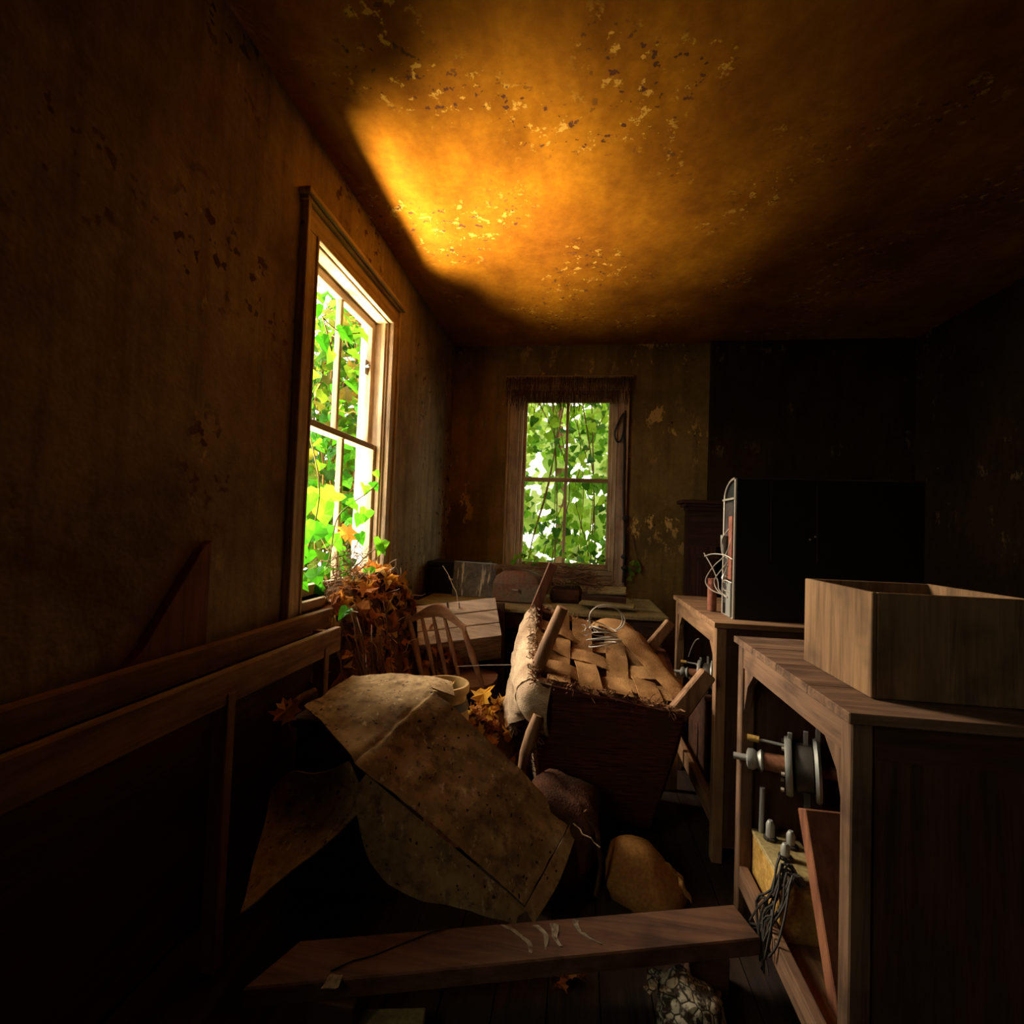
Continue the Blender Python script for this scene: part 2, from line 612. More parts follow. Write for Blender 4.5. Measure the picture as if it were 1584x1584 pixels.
# ------------------------------------------------------------------ windows
def make_window(name, axis, fixed, out, u0, u1, glazed):
    """u along the wall, d outwards from the inner wall face, z up"""
    c = (u0 + u1) / 2
    root = bpy.data.objects.new(name, None)
    root.location = (fixed, c, 0) if axis == 'Y' else (c, fixed, 0)
    COL.objects.link(root)
    root['kind'] = 'structure'
    vert = 'paint'
    hor = 'paint_h' if axis == 'Y' else 'paint_hx'

    def bx(b, ua, ub, da, db, za, zb):
        if axis == 'Y':
            b.box(fixed + out * da, fixed + out * db, ua, ub, za, zb)
        else:
            b.box(ua, ub, fixed + out * da, fixed + out * db, za, zb)
        return b

    def part(nm, m, *boxes, parent=root, bevel=.003):
        b = MB()
        for q in boxes:
            bx(b, *q)
        return b.build(nm, m, parent, bevel=bevel)

    for ua, ub, s in ((u0 - .105, u0 + .005, 1), (u1 - .005, u1 + .105, -1)):
        cs = part('side_casing', vert, (ua, ub, -.022, 0, .80, WZ1 + .01))
        o = ua if s == 1 else ub - .022
        part('backband', vert, (o, o + .022, -.036, -.022, .80, WZ1 + .11), parent=cs)
        i = ub - .014 if s == 1 else ua
        part('bead', vert, (i, i + .014, -.029, -.022, .80, WZ1), parent=cs)
    hc = part('head_casing', hor, (u0 - .105, u1 + .105, -.024, 0, WZ1 - .01, WZ1 + .115))
    part('cap_moulding', hor, (u0 - .13, u1 + .13, -.055, 0, WZ1 + .115, WZ1 + .14), (u0 - .115, u1 + .115, -.038, 0, WZ1 + .095, WZ1 + .115), parent=hc)
    part('sill', hor, (u0 + .005, u1 - .005, -.03, .10, .90, .94))
    part('apron', hor, (u0 + .005, u1 - .005, -.014, 0, .82, .90))
    # jamb linings and head lining
    for ua, ub in ((u0, u0 + .022), (u1 - .022, u1)):
        part('jamb', 'sash', (ua, ub, 0, .10, .94, WZ1))
        part('outer_jamb', 'jamb_out', (ua, ub, .10, .175, .94, WZ1))
        a2 = ua + .022 if ua == u0 else ua - .016
        part('stop_bead', 'sash', (a2, a2 + .016, .01, .035, .94, WZ1 - .02))
    part('head_lining', hor, (u0 + .022, u1 - .022, 0, .175, WZ1 - .022, WZ1))
    part('outer_sill', 'jamb_out', (u0 + .022, u1 - .022, .10, .21, .915, .945))

    def sash(nm, z0, z1, d0, top, bot):
        a, e = u0 + .024, u1 - .024
        s = bpy.data.objects.new(nm, None)
        s.parent = root
        COL.objects.link(s)
        d1 = d0 + .036
        st = .042
        part('stile', 'sash', (a, a + st, d0, d1, z0, z1), parent=s)
        part('stile', 'sash', (e - st, e, d0, d1, z0, z1), parent=s)
        part('top_rail', hor, (a + st, e - st, d0, d1, z1 - top, z1), parent=s)
        part('bottom_rail', hor, (a + st, e - st, d0, d1, z0, z0 + bot), parent=s)
        part('muntin', 'sash', (c - .013, c + .013, d0 + .003, d1 - .003, z0 + bot, z1 - top), parent=s)
        if glazed:
            for ua, ub in ((a + st, c - .013), (c + .013, e - st)):
                part('pane', 'glass', (ua, ub, d0 + .018, d0 + .0205, z0 + bot, z1 - top), parent=s, bevel=0)
        return s
    sash('lower_sash', .945, 1.775, .040, .036, .05)
    sash('upper_sash', 1.742, WZ1 - .022, .080, .05, .036)
    return root


W1 = make_window('window_1', 'Y', XL, -1, *WIN1, False)
W2 = make_window('window_2', 'X', YB, 1, *WIN2, True)
make_window('added_window', 'Y', XL, -1, *ADDED_WIN, True)  # out of view, added to brighten canvas and foreground plank
# iron catch on the far stile of the left window
MB().box(-1.335, -1.30, 2.76, 2.80, 2.20, 2.29).tube([(-1.30, 2.77, 2.245), (-1.27, 2.75, 2.245)], .008).build('sash_catch', 'steel', W1)

# ------------------------------------------------------------------ fireplace surround on the chimney breast
mp = thing('mantelpiece', 'dark wooden mantelpiece with pilaster on the end wall, behind the black cabinet', 'mantelpiece', (1.6, 4.30, 0))
MB().box(.86, 2.5, 4.16, 4.39, 1.555, 1.585).build('shelf', 'darkX', mp, bevel=.004)
MB().box(.89, 2.47, 4.19, 4.39, 1.53, 1.555).box(.92, 2.44, 4.23, 4.39, 1.50, 1.53).build('cornice', 'darkX', mp, bevel=.004)
MB().box(.93, 2.43, 4.29, 4.39, 1.20, 1.50).build('frieze', 'darkX', mp)
for x0 in (.93, 2.19):
    pl = MB().box(x0, x0 + .24, 4.29, 4.39, 0, 1.20).build('pilaster', 'darkZ', mp)
    MB().box(x0 + .06, x0 + .26, 4.245, 4.29, 1.10, 1.14).box(x0 + .08, x0 + .24, 4.255, 4.29, 1.06, 1.10).build('capital', 'darkX', pl, bevel=.004)
    MB().box(x0 + .09, x0 + .23, 4.265, 4.29, .12, 1.06).build('shaft', 'darkZ', pl, bevel=.004)
    MB().box(x0 + .06, x0 + .26, 4.25, 4.29, 0, .12).build('plinth', 'darkX', pl, bevel=.004)

# ------------------------------------------------------------------ things along the left wall
tf = thing('bench_frame', 'long dark wooden bench frame with two rails standing below the left window', 'bench', (-1.07, 1.2, 0))
MB().bar((-1.135, .30, .862), (-1.135, 2.16, .852), .035, .085).build('back_rail', 'woodY', tf, bevel=.004)
MB().bar((-1.0, .30, .815), (-1.0, 1.98, .800), .03, .10).build('front_rail', 'woodY', tf, bevel=.004)
for y in (.45, 1.315, 1.86):
    MB().bar((-1.005, y, 0), (-1.005, y, .79), .05, .035, (0, 1, 0)).build('front_post', 'woodZ', tf, bevel=.003)
for y in (.42, 1.50, 2.08):
    MB().bar((-1.14, y, 0), (-1.14, y, .82), .045, .03, (0, 1, 0)).build('back_post', 'woodZ', tf, bevel=.003)
MB().box(-1.165, -1.155, .32, 2.14, .02, .83).build('back_board', 'darkY', tf)  # dark sheet added to black out the lit wall below the rails
for y in (.43, 2.0):
    MB().bar((-1.125, y, .80), (-1.015, y, .80), .03, .05).build('cross_piece', 'woodX', tf)

tag(MB().prism([(-1.168, 1.43, 0), (-1.168, 1.43, 1.225), (-1.168, 1.395, 1.20), (-1.168, 1.20, .93), (-1.168, 1.05, .80), (-1.168, 1.05, 0)], (-.028, 0, 0)).build('leaning_board', 'redZ', bevel=.002),
    'dark maroon board with a slanting top leaning on the left wall', 'board')

# ------------------------------------------------------------------ leaf litter (a heap against the wall and one on the floor)
def litter_h(x, y):
    a = 1.0 * math.exp(-abs((x + 1.2) / .31) ** 3) * math.exp(-((y - 2.60) / .60) ** 6)
    b = .66 * math.exp(-(((x + .85) / .27) ** 2 + ((y - 2.93) / .26) ** 2))
    c = .44 * math.exp(-(((x + .38) / .26) ** 2 + ((y - 2.36) / .30) ** 2))
    d = .70 * math.exp(-((x + 1.2) / .42) ** 2) * math.exp(-((y - 3.0) / .5) ** 4)
    return max(a, b, c, d)


b = MB()
nx, ny = 60, 90
X0, X1, Y0, Y1 = -1.198, -.02, 1.9, 3.75
for i in range(nx + 1):
    for j in range(ny + 1):
        x, y = X0 + (X1 - X0) * i / nx, Y0 + (Y1 - Y0) * j / ny
        hh = litter_h(x, y)
        hh += min(1, hh * 6) * (.03 * mnoise.fractal(V((x * 9, y * 9, 0)), .7, 2, 4))
        b.v.append(V((x, y, max(hh, 0) * min(1, (x - X0) * 1e6 + 1))))
for i in range(nx):
    for j in range(ny):
        q0 = i * (ny + 1) + j
        b.f.append((q0, q0 + ny + 1, q0 + ny + 2, q0 + 1))
tag(b.build('leaf_mould_heap', 'litter'), 'dark heap of rotted leaf mould banked under the left window', 'leaf mould', kind='stuff')


# leaf meshes -------------------------------------------------------
def leaf_outline(kind):
    if kind == 'ivy':
        r = [(0, 0), (.22, -.14), (.46, .02), (.40, .28), (.28, .55), (.12, .82), (0, 1.0)]
    elif kind == 'maple':
        r = [(0, 0), (.34, -.10), (.26, .10), (.62, .14), (.48, .32), (.74, .60), (.42, .52), (.30, .62), (.34, .86), (.14, .78), (0, 1.08)]
    else:
        r = [(0, 0), (.20, .12), (.32, .36), (.28, .62), (.14, .86), (0, 1.0)]
    return r


def leaf_mesh(name, kind, material, curl=.3, fold=.25):
    r = leaf_outline(kind)
    n = len(r)
    vs, fs = [], []

    def z(x, y):
        return fold * abs(x) - curl * (y - .4) ** 2 + .06 * math.sin(9 * x + 7 * y)
    mid = [(0, y) for y in (0, .35, .7)]
    pts = [(x, y) for x, y in r] + [(-x, y) for x, y in r[1:-1]]
    vs = [V((x, y, z(x, y))) for x, y in pts]
    c = len(vs)
    vs.append(V((0, .42, z(0, .42))))
    ring = list(range(n)) + list(range(len(pts) - 1, n - 1, -1))
    for i in range(len(ring)):
        fs.append((c, ring[i], ring[(i + 1) % len(ring)]))
    # stalk
    k = len(vs)
    vs += [V((-.012, 0, 0)), V((.012, 0, 0)), V((0, -.45, .06))]
    fs.append((k, k + 1, k + 2))
    me = bpy.data.meshes.new(name)
    me.from_pydata(vs, [], [f if k < 999 else f for f in fs])
    me.update()
    me.materials.append(M[material])
    return me


def orient(normal, spin):
    qn = V(normal).normalized().to_track_quat('Z', 'Y')
    return qn @ Quaternion((0, 0, 1), spin)


def put_leaf(me, name, loc, size, normal, spin, parent=None):
    o = bpy.data.objects.new(name, me)
    COL.objects.link(o)
    o.rotation_mode = 'QUATERNION'
    o.rotation_quaternion = orient(normal, spin)
    s = size
    o.scale = (s * random.uniform(.85, 1.1), s, s)
    if parent is not None:
        o.parent = parent
        o.location = V(loc) - wpos(parent)
    else:
        o.location = loc
    return o


def leaf_mass(b, me, loc, size, normal, spin):
    q_ = orient(normal, spin)
    k = len(b.v)
    for v in me.vertices:
        b.v.append(q_ @ (v.co * size) + V(loc))
    for p in me.polygons:
        b.f.append(tuple(i + k for i in p.vertices))


LM = {
    'ivy': [leaf_mesh('ivy_leaf', 'ivy', 'ivy', .3, .25), leaf_mesh('ivy_leaf', 'ivy', 'ivy', .6, -.2)],
    'ivyd': [leaf_mesh('ivy_leaf', 'ivy', 'ivy_dark', .3, .25), leaf_mesh('ivy_leaf', 'ivy', 'ivy_dark', .6, -.2)],
    'dry': [leaf_mesh('dry_leaf', 'maple', 'dry', .9, .5), leaf_mesh('dry_leaf', 'oval', 'dry', 1.2, .6), leaf_mesh('dry_leaf', 'maple', 'dry', -.8, -.4), leaf_mesh('dry_leaf', 'ivy', 'dry', 1.0, .7)],
    'ivyp': [leaf_mesh('garden_leaf', 'ivy', 'ivy_pale', .3, .25), leaf_mesh('garden_leaf', 'oval', 'ivy_pale', .6, -.2)],
    'gold': [leaf_mesh('gold_leaf', 'maple', 'gold', 1.1, .45)],
}


def heap_leaf(x, y, label, group, size=None, kind='dry', lift=.012):
    e = .02
    n = V((-(litter_h(x + e, y) - litter_h(x - e, y)) / (2 * e), -(litter_h(x, y + e) - litter_h(x, y - e)) / (2 * e), 1)).normalized()
    n = (n + jit(.7)).normalized()
    if n.z < .1:
        n.z = .1
    o = put_leaf(random.choice(LM[kind]), 'fallen_leaf', (x, y, litter_h(x, y) + lift + random.uniform(0, .03)), size or random.uniform(.055, .10), n, random.uniform(0, 6.28))
    return tag(o, label, 'leaf', group)


n = 0
while n < 190:
    x, y = random.uniform(-1.18, -.62), random.uniform(2.02, 3.2)
    if litter_h(x, y) > .38:
        where = ('on the crest of the heap along the left window sill' if x < -1.02 else 'on the slope behind the spindle chair') if y > 2.55 else ('on the heap close under the left sill' if x < -1.02 else 'spilling from the heap beside the bench end')
        heap_leaf(x, y, 'curled dry brown leaf ' + where, 'dry leaves ' + where)
        n += 1
n = 0
while n < 80:
    x, y = random.uniform(-.68, -.16), random.uniform(2.02, 2.75)
    if litter_h(x, y) > .14 and (V((x, y)) - V((-.585, 2.2))).length > .16:
        heap_leaf(x, y, 'dry leaf in the floor pile between crock and upturned armchair', 'dry leaves between crock and armchair', random.uniform(.04, .07))
        n += 1
g = heap_leaf(-.415, 2.30, 'large golden maple leaf spread on the floor pile beside the crock', None, .105, 'gold', .045)

g.rotation_quaternion = orient((-.35, -.55, .75), .5)
for x, y in ((-.36, 2.26), (-.45, 2.24), (-.33, 2.36), (-.39, 2.20), (-.48, 2.34), (-.30, 2.24)):
    heap_leaf(x, y, 'small yellow leaf beside the large golden leaf on the floor pile', 'small yellow leaves on the floor pile', random.uniform(.05, .075), 'gold', .03)
b = MB()
n = 0
while n < 420:
    x, y = random.uniform(-1.19, -.15), random.uniform(2.0, 3.25)
    hh = litter_h(x, y)
    if hh > .12:
        leaf_mass(b, random.choice(LM['dry']), (x, y, hh + .005), random.uniform(.03, .055), (V((0, 0, 1)) + jit(.9)), random.uniform(0, 6.3))
        n += 1
tag(b.build('leaf_scraps', 'dry_stuff'), 'small broken scraps of dry leaves strewn over the leaf heap', 'leaf litter', kind='stuff')

# ------------------------------------------------------------------ crate box under the canvas and the canvas itself
ch = thing('storage_chest', 'dark wooden chest hidden under the draped canvas', 'chest', (-.67, 1.78, 0))
MB().box(-.985, -.585, 1.67, 1.97, .02, .555).build('body', 'darkX', ch, bevel=.004)
MB().box(-1.0, -.57, 1.655, 1.985, .555, .585).build('lid', 'darkX', ch, bevel=.004)
MB().box(-1.0, -.57, 1.655, 1.985, 0, .05).build('plinth', 'darkX', ch, bevel=.004)

cv = thing('canvas_sheet', 'stiff brown canvas sheet draped in a sharp fold over the chest', 'canvas', (-.5, 1.6, 0))
A, B_, C_, D_ = V((-.915, 1.59, .655)), V((-.91, 1.95, .655)), V((-.584, 1.93, .68)), V((-.505, 1.775, .683))
E_, F_, G_, H_, I_ = V((-.651, 1.451, .55)), V((.005, 1.742, .28)), V((-.02, 1.698, .26)), V((-.121, 1.516, .15)), V((-.19, 1.481, .18))
fr_ = []
for i in range(5):
    s_ = i / 4
    edge = lerp(A, B_, s_) if s_ < .99 else B_
    rg = lerp(E_, D_, s_)
    mid = lerp(edge, rg, .55) + V((.0, .0, .012 + .012 * math.sin(math.pi * s_)))
    if i == 4:
        mid = C_ + V((-.03, .0, .0))
    row = [edge, lerp(edge, mid, .5) + V((0, 0, .006)), mid, lerp(mid, rg, .72) + V((0, 0, .006)), rg + V((-.008, .004, .002)), rg + V((.012, -.006, -.008))]
    c = lerp(H_, F_, s_)
    for j in range(1, 7):
        t = j / 6
        row.append(lerp(rg, c, t) + V((.45, -.45, .7)).normalized() * (.016 * math.sin(math.pi * t) - .012 * math.sin(math.pi * s_) * math.sin(2 * math.pi * t)))
    fr_.append(row)
MB().patch(fr_, 7, .005, .010, 8, 3).build('draped_panel', 'canvas', cv, smooth=True)
MB().patch([[C_ + V((-.06, .02, -.004)), C_ + V((.02, .03, -.006)), C_ + V((.09, .06, -.03))],
            [D_ + V((-.03, .05, -.008)), D_ + V((.012, .05, -.020)), D_ + V((.055, .085, -.045))]], 6, .005, .002, 7).build('corner_lap', 'canvas', cv, smooth=True)
# hem folded under along the lower right end
MB().patch([[F_ + V((.005, -.004, -.003)), lerp(F_, H_, .5) + V((.005, -.004, -.003)), H_ + V((.004, -.004, -.003))],
            [F_ + V((.02, -.02, -.045)), lerp(F_, H_, .5) + V((.035, -.02, -.05)), H_ + V((.03, -.012, -.04))]], 6, .005, .003, 9).build('hem', 'canvas', cv, smooth=True)
# flap folded back below the left edge of the front panel
eh = [lerp(E_, H_, t) + V((.012, .004, -.016)) for t in (0.03, .25, .5, .75, 1)]
dn = [V((-.02, -.02, -.10)), V((-.055, -.06, -.16)), V((-.06, -.07, -.13)), V((-.055, -.05, -.07)), V((-.035, -.02, -.035))]
MB().patch([eh, [e + d * .5 + V((-.008, -.012, .012)) for e, d in zip(eh, dn)], [e + d for e, d in zip(eh, dn)]], 8, .005, .008, 10, 5).build('lower_flap', 'canvas', cv, smooth=True)
# curled flap hanging to the left
MB().patch([[V((-.70, 1.50, .535)), V((-.79, 1.50, .49)), V((-.93, 1.55, .45)), V((-1.0, 1.56, .38))],
            [V((-.645, 1.475, .47)), V((-.735, 1.53, .41)), V((-.86, 1.52, .36)), V((-.97, 1.48, .30))],
            [V((-.625, 1.455, .42)), V((-.690, 1.40, .355)), V((-.775, 1.325, .295)), V((-.875, 1.25, .225))]], 8, .005, .008, 7, 8).build('curled_flap', 'canvas', cv, smooth=True)
MB().tube(wander((-.93, 1.70, .672), (-1.0, 1.62, .64), 4, .006), [.016, .02, .017, .012, .006]).build('knotted_corner', 'canvas', cv, smooth=True)

# ------------------------------------------------------------------ stoneware crock
ck = thing('stoneware_crock', 'tall tan stoneware crock with dark band, filled with leaves', 'crock', (-.585, 2.2, 0))
MB().lathe([(.098, 0), (.112, .02), (.124, .20), (.122, .42), (.108, .50), (.106, .525), (.118, .540), (.121, .562), (.116, .575), (.104, .575), (.098, .555), (.097, .52), (.10, .44), (0.0, .43)], (-.585, 2.2, 0), n=36).build('body', 'stone', ck, smooth=True)
MB().lathe([(.1225, .470), (.1165, .478), (.1115, .505), (.109, .505), (.109, .470)], (-.585, 2.2, 0), n=36).build('glaze_band', 'band', ck, smooth=True)
for i in range(16):
    a, r = random.uniform(0, 6.28), random.uniform(0, .055)
    tag(put_leaf(random.choice(LM['dry']), 'fallen_leaf', (-.585 + r * math.cos(a), 2.2 + r * math.sin(a), .505 + random.uniform(0, .05)), random.uniform(.04, .06), V((0, 0, 1)) + jit(.6), random.uniform(0, 6.3)),
        'reddish dry leaf lying inside the mouth of the stoneware crock', 'leaf', 'dry leaves in the crock')

# ------------------------------------------------------------------ spindle-back chair
sc = thing('spindle_chair', 'brown wooden spindle-back chair tilted among the dry leaves', 'chair', (-.70, 2.8, 0))
cl, cr_ = V((-.965, 2.70, .745)), V((-.605, 2.70, .725))
prof_top, prof_bot = [], []
nn = 16
for i in range(nn + 1):
    t = i / nn
    p = lerp(cl, cr_, t)
    bow = math.sin(math.pi * t)
    ctr = .5 - .5 * math.cos(2 * math.pi * t)
    yy = .045 * bow
    prof_top.append(p + V((0, yy, .010 + .095 * ctr ** 0.8)))
    prof_bot.append(p + V((0, yy, -.030 + .065 * bow)))
b = MB()
for i in range(nn + 1):
    tpt, bt = prof_top[i], prof_bot[i]
    b.v += [bt, tpt, tpt + V((0, .026, .002)), bt + V((0, .026, 0))]
for i in range(nn):
    k = i * 4
    for j in range(4):
        b.f.append((k + j, k + (j + 1) % 4, k + 4 + (j + 1) % 4, k + 4 + j))
b.f += [(3, 2, 1, 0), tuple(nn * 4 + j for j in range(4))]
b.build('crest_rail', 'brownX', sc, smooth=True)
for i, t in enumerate((.06, .25, .43, .62, .94)):
    p = lerp(cl, cr_, t) + V((0, .045 * math.sin(math.pi * t) + .012, .03 * math.sin(math.pi * t)))
    q_ = V((-.845 + .39 * t, 2.66, .41 - .01 * t))
    r = .016 if t in (.06, .94) else .0115
    MB().tube([lerp(p, q_, s) for s in (0, .2, .45, .7, 1)], [r * .8, r, r * 1.25, r, r * .75], 10).build('spindle' if r < .014 else 'back_post', 'brownZ', sc, smooth=True)
b = MB()
ring = []
for i in range(20):
    a = 2 * math.pi * i / 20
    ring.append(V((-.645 + .21 * math.copysign(abs(math.cos(a)) ** .7, math.cos(a)), 2.83 + .19 * math.copysign(abs(math.sin(a)) ** .7, math.sin(a)), .385)))
b.prism(ring, (0, 0, .03)).build('seat', 'brownX', sc)
for dx, dy in ((-.15, -.13), (.15, -.13), (-.15, .13), (.15, .13)):
    MB().tube([(-.645 + dx, 2.83 + dy, .39), (-.645 + dx * 1.15, 2.83 + dy * 1.15, .2), (-.645 + dx * 1.3, 2.83 + dy * 1.3, 0)], [.016, .02, .013], 10).build('leg', 'brownZ', sc, smooth=True)

# ------------------------------------------------------------------ slatted crate behind the chair
P0 = V((-.506, 3.10, .848))
e1 = (V((-.996, 2.96, .785)) - P0).normalized()
e2 = (V((-.548, 2.90, .656)) - P0)
e2 = (e2 - e1 * e2.dot(e1)).normalized()
e3 = e1.cross(e2).normalized()
if e3.z > 0:
    e3 = -e3
cr0 = thing('slatted_crate', 'dusty slatted wooden crate lying tilted behind the spindle chair', 'crate', (P0.x - .2, P0.y + .05, .35))
L, Hh, Dp = .50, .285, .27
for k in range(3):
    o = P0 + e2 * (k * .097) + e1 * (.0)
    MB().obox(o, e1 * L, e2 * .090, e3 * .012).build('slat', 'paleX', cr0, bevel=.002)
    MB().obox(o + e3 * (Dp - .012), e1 * L, e2 * .090, e3 * .012).build('slat', 'paleX', cr0, bevel=.002)
for u in (.012, L - .03):
    MB().obox(P0 + e1 * u + e3 * .012 + e2 * .003, e1 * .016, e2 * (Hh - .006), e3 * (Dp - .024)).build('end_board', 'paleZ', cr0, bevel=.002)
for k in (0, 1, 2):
    MB().obox(P0 + e2 * (Hh - .008) + e3 * (.02 + k * .085) + e1 * .0, e1 * L, e2 * .010, e3 * .072).build('side_slat', 'paleX', cr0, bevel=.002)
MB().obox(P0 + e1 * .30 + e3 * -.006 + e2 * .0, e1 * .012, e2 * .09, e3 * .006).build('batten', 'darkY', cr0)
MB().tube([P0 + e1 * .235 + e2 * .05 - e3 * .0, P0 + e1 * .235 + e2 * .05 - e3 * .055], .005).build('nail', 'steel', cr0)

# supports and planks around the crate
tag(MB().bar((-.44, 3.02, .0), (-.492, 3.18, .80), .075, .02, (0, 1, 0)).build('dark_plank', 'darkZ', bevel=.002), 'narrow dark plank standing against the end of the slatted crate', 'plank')
cb = thing('packing_box', 'plain dark box propping up the slatted crate from below', 'box', (-.78, 3.30, 0))
MB().box(-.98, -.52, 3.26, 3.46, 0, .56).build('body', 'darkX', cb, bevel=.004)
MB().box(-.99, -.51, 3.255, 3.47, .56, .58).build('lid', 'darkX', cb, bevel=.003)

# ------------------------------------------------------------------ long table below the end window
tb = thing('work_table', 'long low table with dusty planked top below the end window', 'table', (.03, 3.6, 0))
for k in range(4):
    y0 = 3.20 + k * .21
    MB().box(-1.10, .60, y0 + .002, y0 + .208, .735 + random.uniform(0, .003), .762).build('top_plank', 'dust', tb, bevel=.003)
for y in (3.235, 4.0):
    MB().box(-1.05, .57, y - .012, y + .012, .63, .735).build('apron', 'darkX', tb)
MB().box(-1.05, .57, 3.225, 3.245, .50, .53).build('lower_rail', 'darkX', tb)
for x in (-1.04, .54):
    for y in (3.25, 3.98):
        MB().box(x - .025, x + .025, y - .025, y + .025, 0, .735).build('leg', 'darkZ', tb, bevel=.004)
MB().box(-1.0, .5, 3.9, 3.93, .05, .63).build('back_board', 'darkX', tb)

# black trunk and galvanised sheet on the left end of the table
tk = thing('storage_coffer', 'black coffer on the left end of the long table, in the corner', 'coffer', (-.98, 3.80, .762))
MB().box(-1.16, -.70, 3.73, 4.02, .764, .975).build('body', 'black', tk, bevel=.006)
MB().box(-1.165, -.695, 3.725, 4.025, .978, 1.012).build('lid', 'black', tk, bevel=.006)
MB().tube([(-.98, 3.715, .90), (-.97, 3.70, .88), (-.90, 3.70, .88), (-.89, 3.715, .90)], .008).build('handle', 'steel', tk)
gm = thing('metal_sheet', 'grey galvanised metal sheet with pale streaks standing on the long table', 'metal sheet', (-.77, 3.66, .762))
MB().patch([[(-.93, 3.64, .768), (-.77, 3.645, .766), (-.605, 3.65, .764)], [(-.935, 3.675, .90), (-.77, 3.68, .895), (-.605, 3.685, .89)], [(-.935, 3.70, 1.025), (-.77, 3.705, 1.020), (-.602, 3.71, 1.014)]], 6, .004, .002, 5).build('sheet', 'grey', gm, smooth=True)
MB().bar((-.935, 3.697, 1.025), (-.602, 3.707, 1.014), .008, .008).build('rim', 'steel', gm)
# rounded tin on the table
bn = thing('metal_bin', 'rounded rusty green tin standing beside the galvanised sheet on the table', 'tin', (-.40, 3.55, .762))
pr_ = [(-.585, .764), (-.585, .90), (-.56, .955), (-.51, .985), (-.44, .99), (-.34, .985), (-.275, .955), (-.245, .90), (-.24, .764)]
MB().prism([(x, 3.45, z) for x, z in pr_], (0, .24, 0)).build('body', 'bin', bn, smooth=True, bevel=.008)
MB().prism([(x, 3.445, z) for x, z in [(-.575, .775), (-.575, .90), (-.25, .90), (-.25, .775)]], (0, .006, 0)).build('front_lid', 'bin', bn)
MB().tube([(-.44, 3.44, .86), (-.435, 3.42, .86), (-.395, 3.42, .86), (-.39, 3.44, .86)], .005).build('handle', 'steel', bn)

# boards and twigs on the table
tag(MB().bar((.04, 3.42, .80), (.40, 3.36, .795), .13, .016).build('loose_board', 'dust', bevel=.002), 'pale loose board lying on the long table under the twigs', 'board')
tag(MB().bar((.10, 3.66, .86), (.37, 3.62, .87), .12, .014, (0, -.3, 1)).build('torn_panel', 'dust', bevel=.002), 'small ragged pale panel resting behind the loose board', 'panel')
tag(MB().box(.05, .36, 3.50, 3.74, .763, .835).build('low_box', 'darkX', bevel=.004), 'low black box under the ragged panel on the long table', 'box')
tag(MB().box(-.18, .06, 3.55, 3.95, .763, .86).build('folded_blanket', 'plush', bevel=.03), 'dark folded blanket below the twig tangle on the table', 'blanket')

b = MB()
for i in range(330):
    c0 = V((random.gauss(0, .17), 3.78 + random.gauss(0, .13), .0))
    h0 = .86 + .17 * math.exp(-((c0.x + .02) / .17) ** 2)
    c0.x += -.02
    c0.z = min(h0, 1.0) * random.uniform(.93, 1.0)
    if c0.y > 4.36:
        c0.y = 4.36
    dv = V((random.gauss(0, 1), random.gauss(0, .45), random.gauss(0, .25))).normalized() * random.uniform(.05, .14)
    e0 = c0 + dv
    e0.y = min(e0.y, 4.38)
    b.tube(wander(c0 - dv, e0, 4, .012), random.uniform(.0012, .0032), 4, False)
tag(b.build('twig_tangle', 'twig'), 'tangled heap of dry vine twigs in front of the end window', 'twigs', kind='stuff')
b = MB()
for i in range(90):
    c0 = V((random.uniform(-.58, -.22), 3.57 + random.uniform(-.1, .1), .995 + random.uniform(0, .025)))
    dv = V((random.gauss(0, 1), random.gauss(0, .4), 0)).normalized() * random.uniform(.04, .09)
    b.tube(wander(c0 - dv, c0 + dv, 3, .008), .0016, 4, False)
tag(b.build('straw_layer', 'twig'), 'thin layer of dry straw lying on top of the rusty green tin', 'straw', kind='stuff')

# ------------------------------------------------------------------ upturned armchair
ac = thing('armchair', 'upturned armchair with torn webbing and legs in the air', 'armchair', (.13, 2.25, .05))
NL, NR, FL, FR = V((-.156, 2.0, .681)), V((.439, 2.0, .599)), V((-.195, 2.55, .896)), V((.43, 2.47, .735))
bNL, bNR, bFL, bFR = V((-.115, 2.07, .20)), V((.335, 2.13, .07)), V((-.26, 2.55, .36)), V((.36, 2.50, .16))
Qd = lambda s_, t: lerp(lerp(NL, NR, s_), lerp(FL, FR, s_), t)
nrm = (NR - NL).cross(FL - NL).normalized()


def side(a, b, c, d, out, bulge, name, material, n=5, wob=.006, tk_=.02):
    rows = []
    for i in range(5):
        t = i / 4
        l, r = lerp(a, d, t), lerp(b, c, t)
        rows.append([lerp(l, r, j / (n - 1)) + V(out) * bulge * (math.sin(math.pi * min(1, t * 1.0 + .12)) * .6 + math.sin(math.pi * j / (n - 1)) * .4) for j in range(n)])
    return MB().patch(rows, 6, tk_, wob, 8).build(name, material, ac, smooth=True)


side(NL, NR, bNR, bNL, (.02, -1, .1), .035, 'front_panel', 'tweed')
side(FL, NL, bNL, bFL, (-1, -.1, 0), .03, 'side_panel', 'burlap')
side(NR, FR, bFR, bNR, (1, 0, 0), .02, 'side_panel', 'tweed')
side(FR, FL, bFL, bFR, (0, 1, 0), .02, 'back_panel', 'tweed')
MB().patch([[bNL, lerp(bNL, bNR, .5), bNR], [bFL, lerp(bFL, bFR, .5), bFR]], 5, .02).build('base_cloth', 'tweed', ac)
MB().patch([[Qd(i / 4, j / 4) - nrm * (.10 + .02 * math.sin(i * 2.1 + j)) for i in range(5)] for j in range(5)], 5, .01, .02, 12).build('seat_padding', 'stuffing', ac, smooth=True)
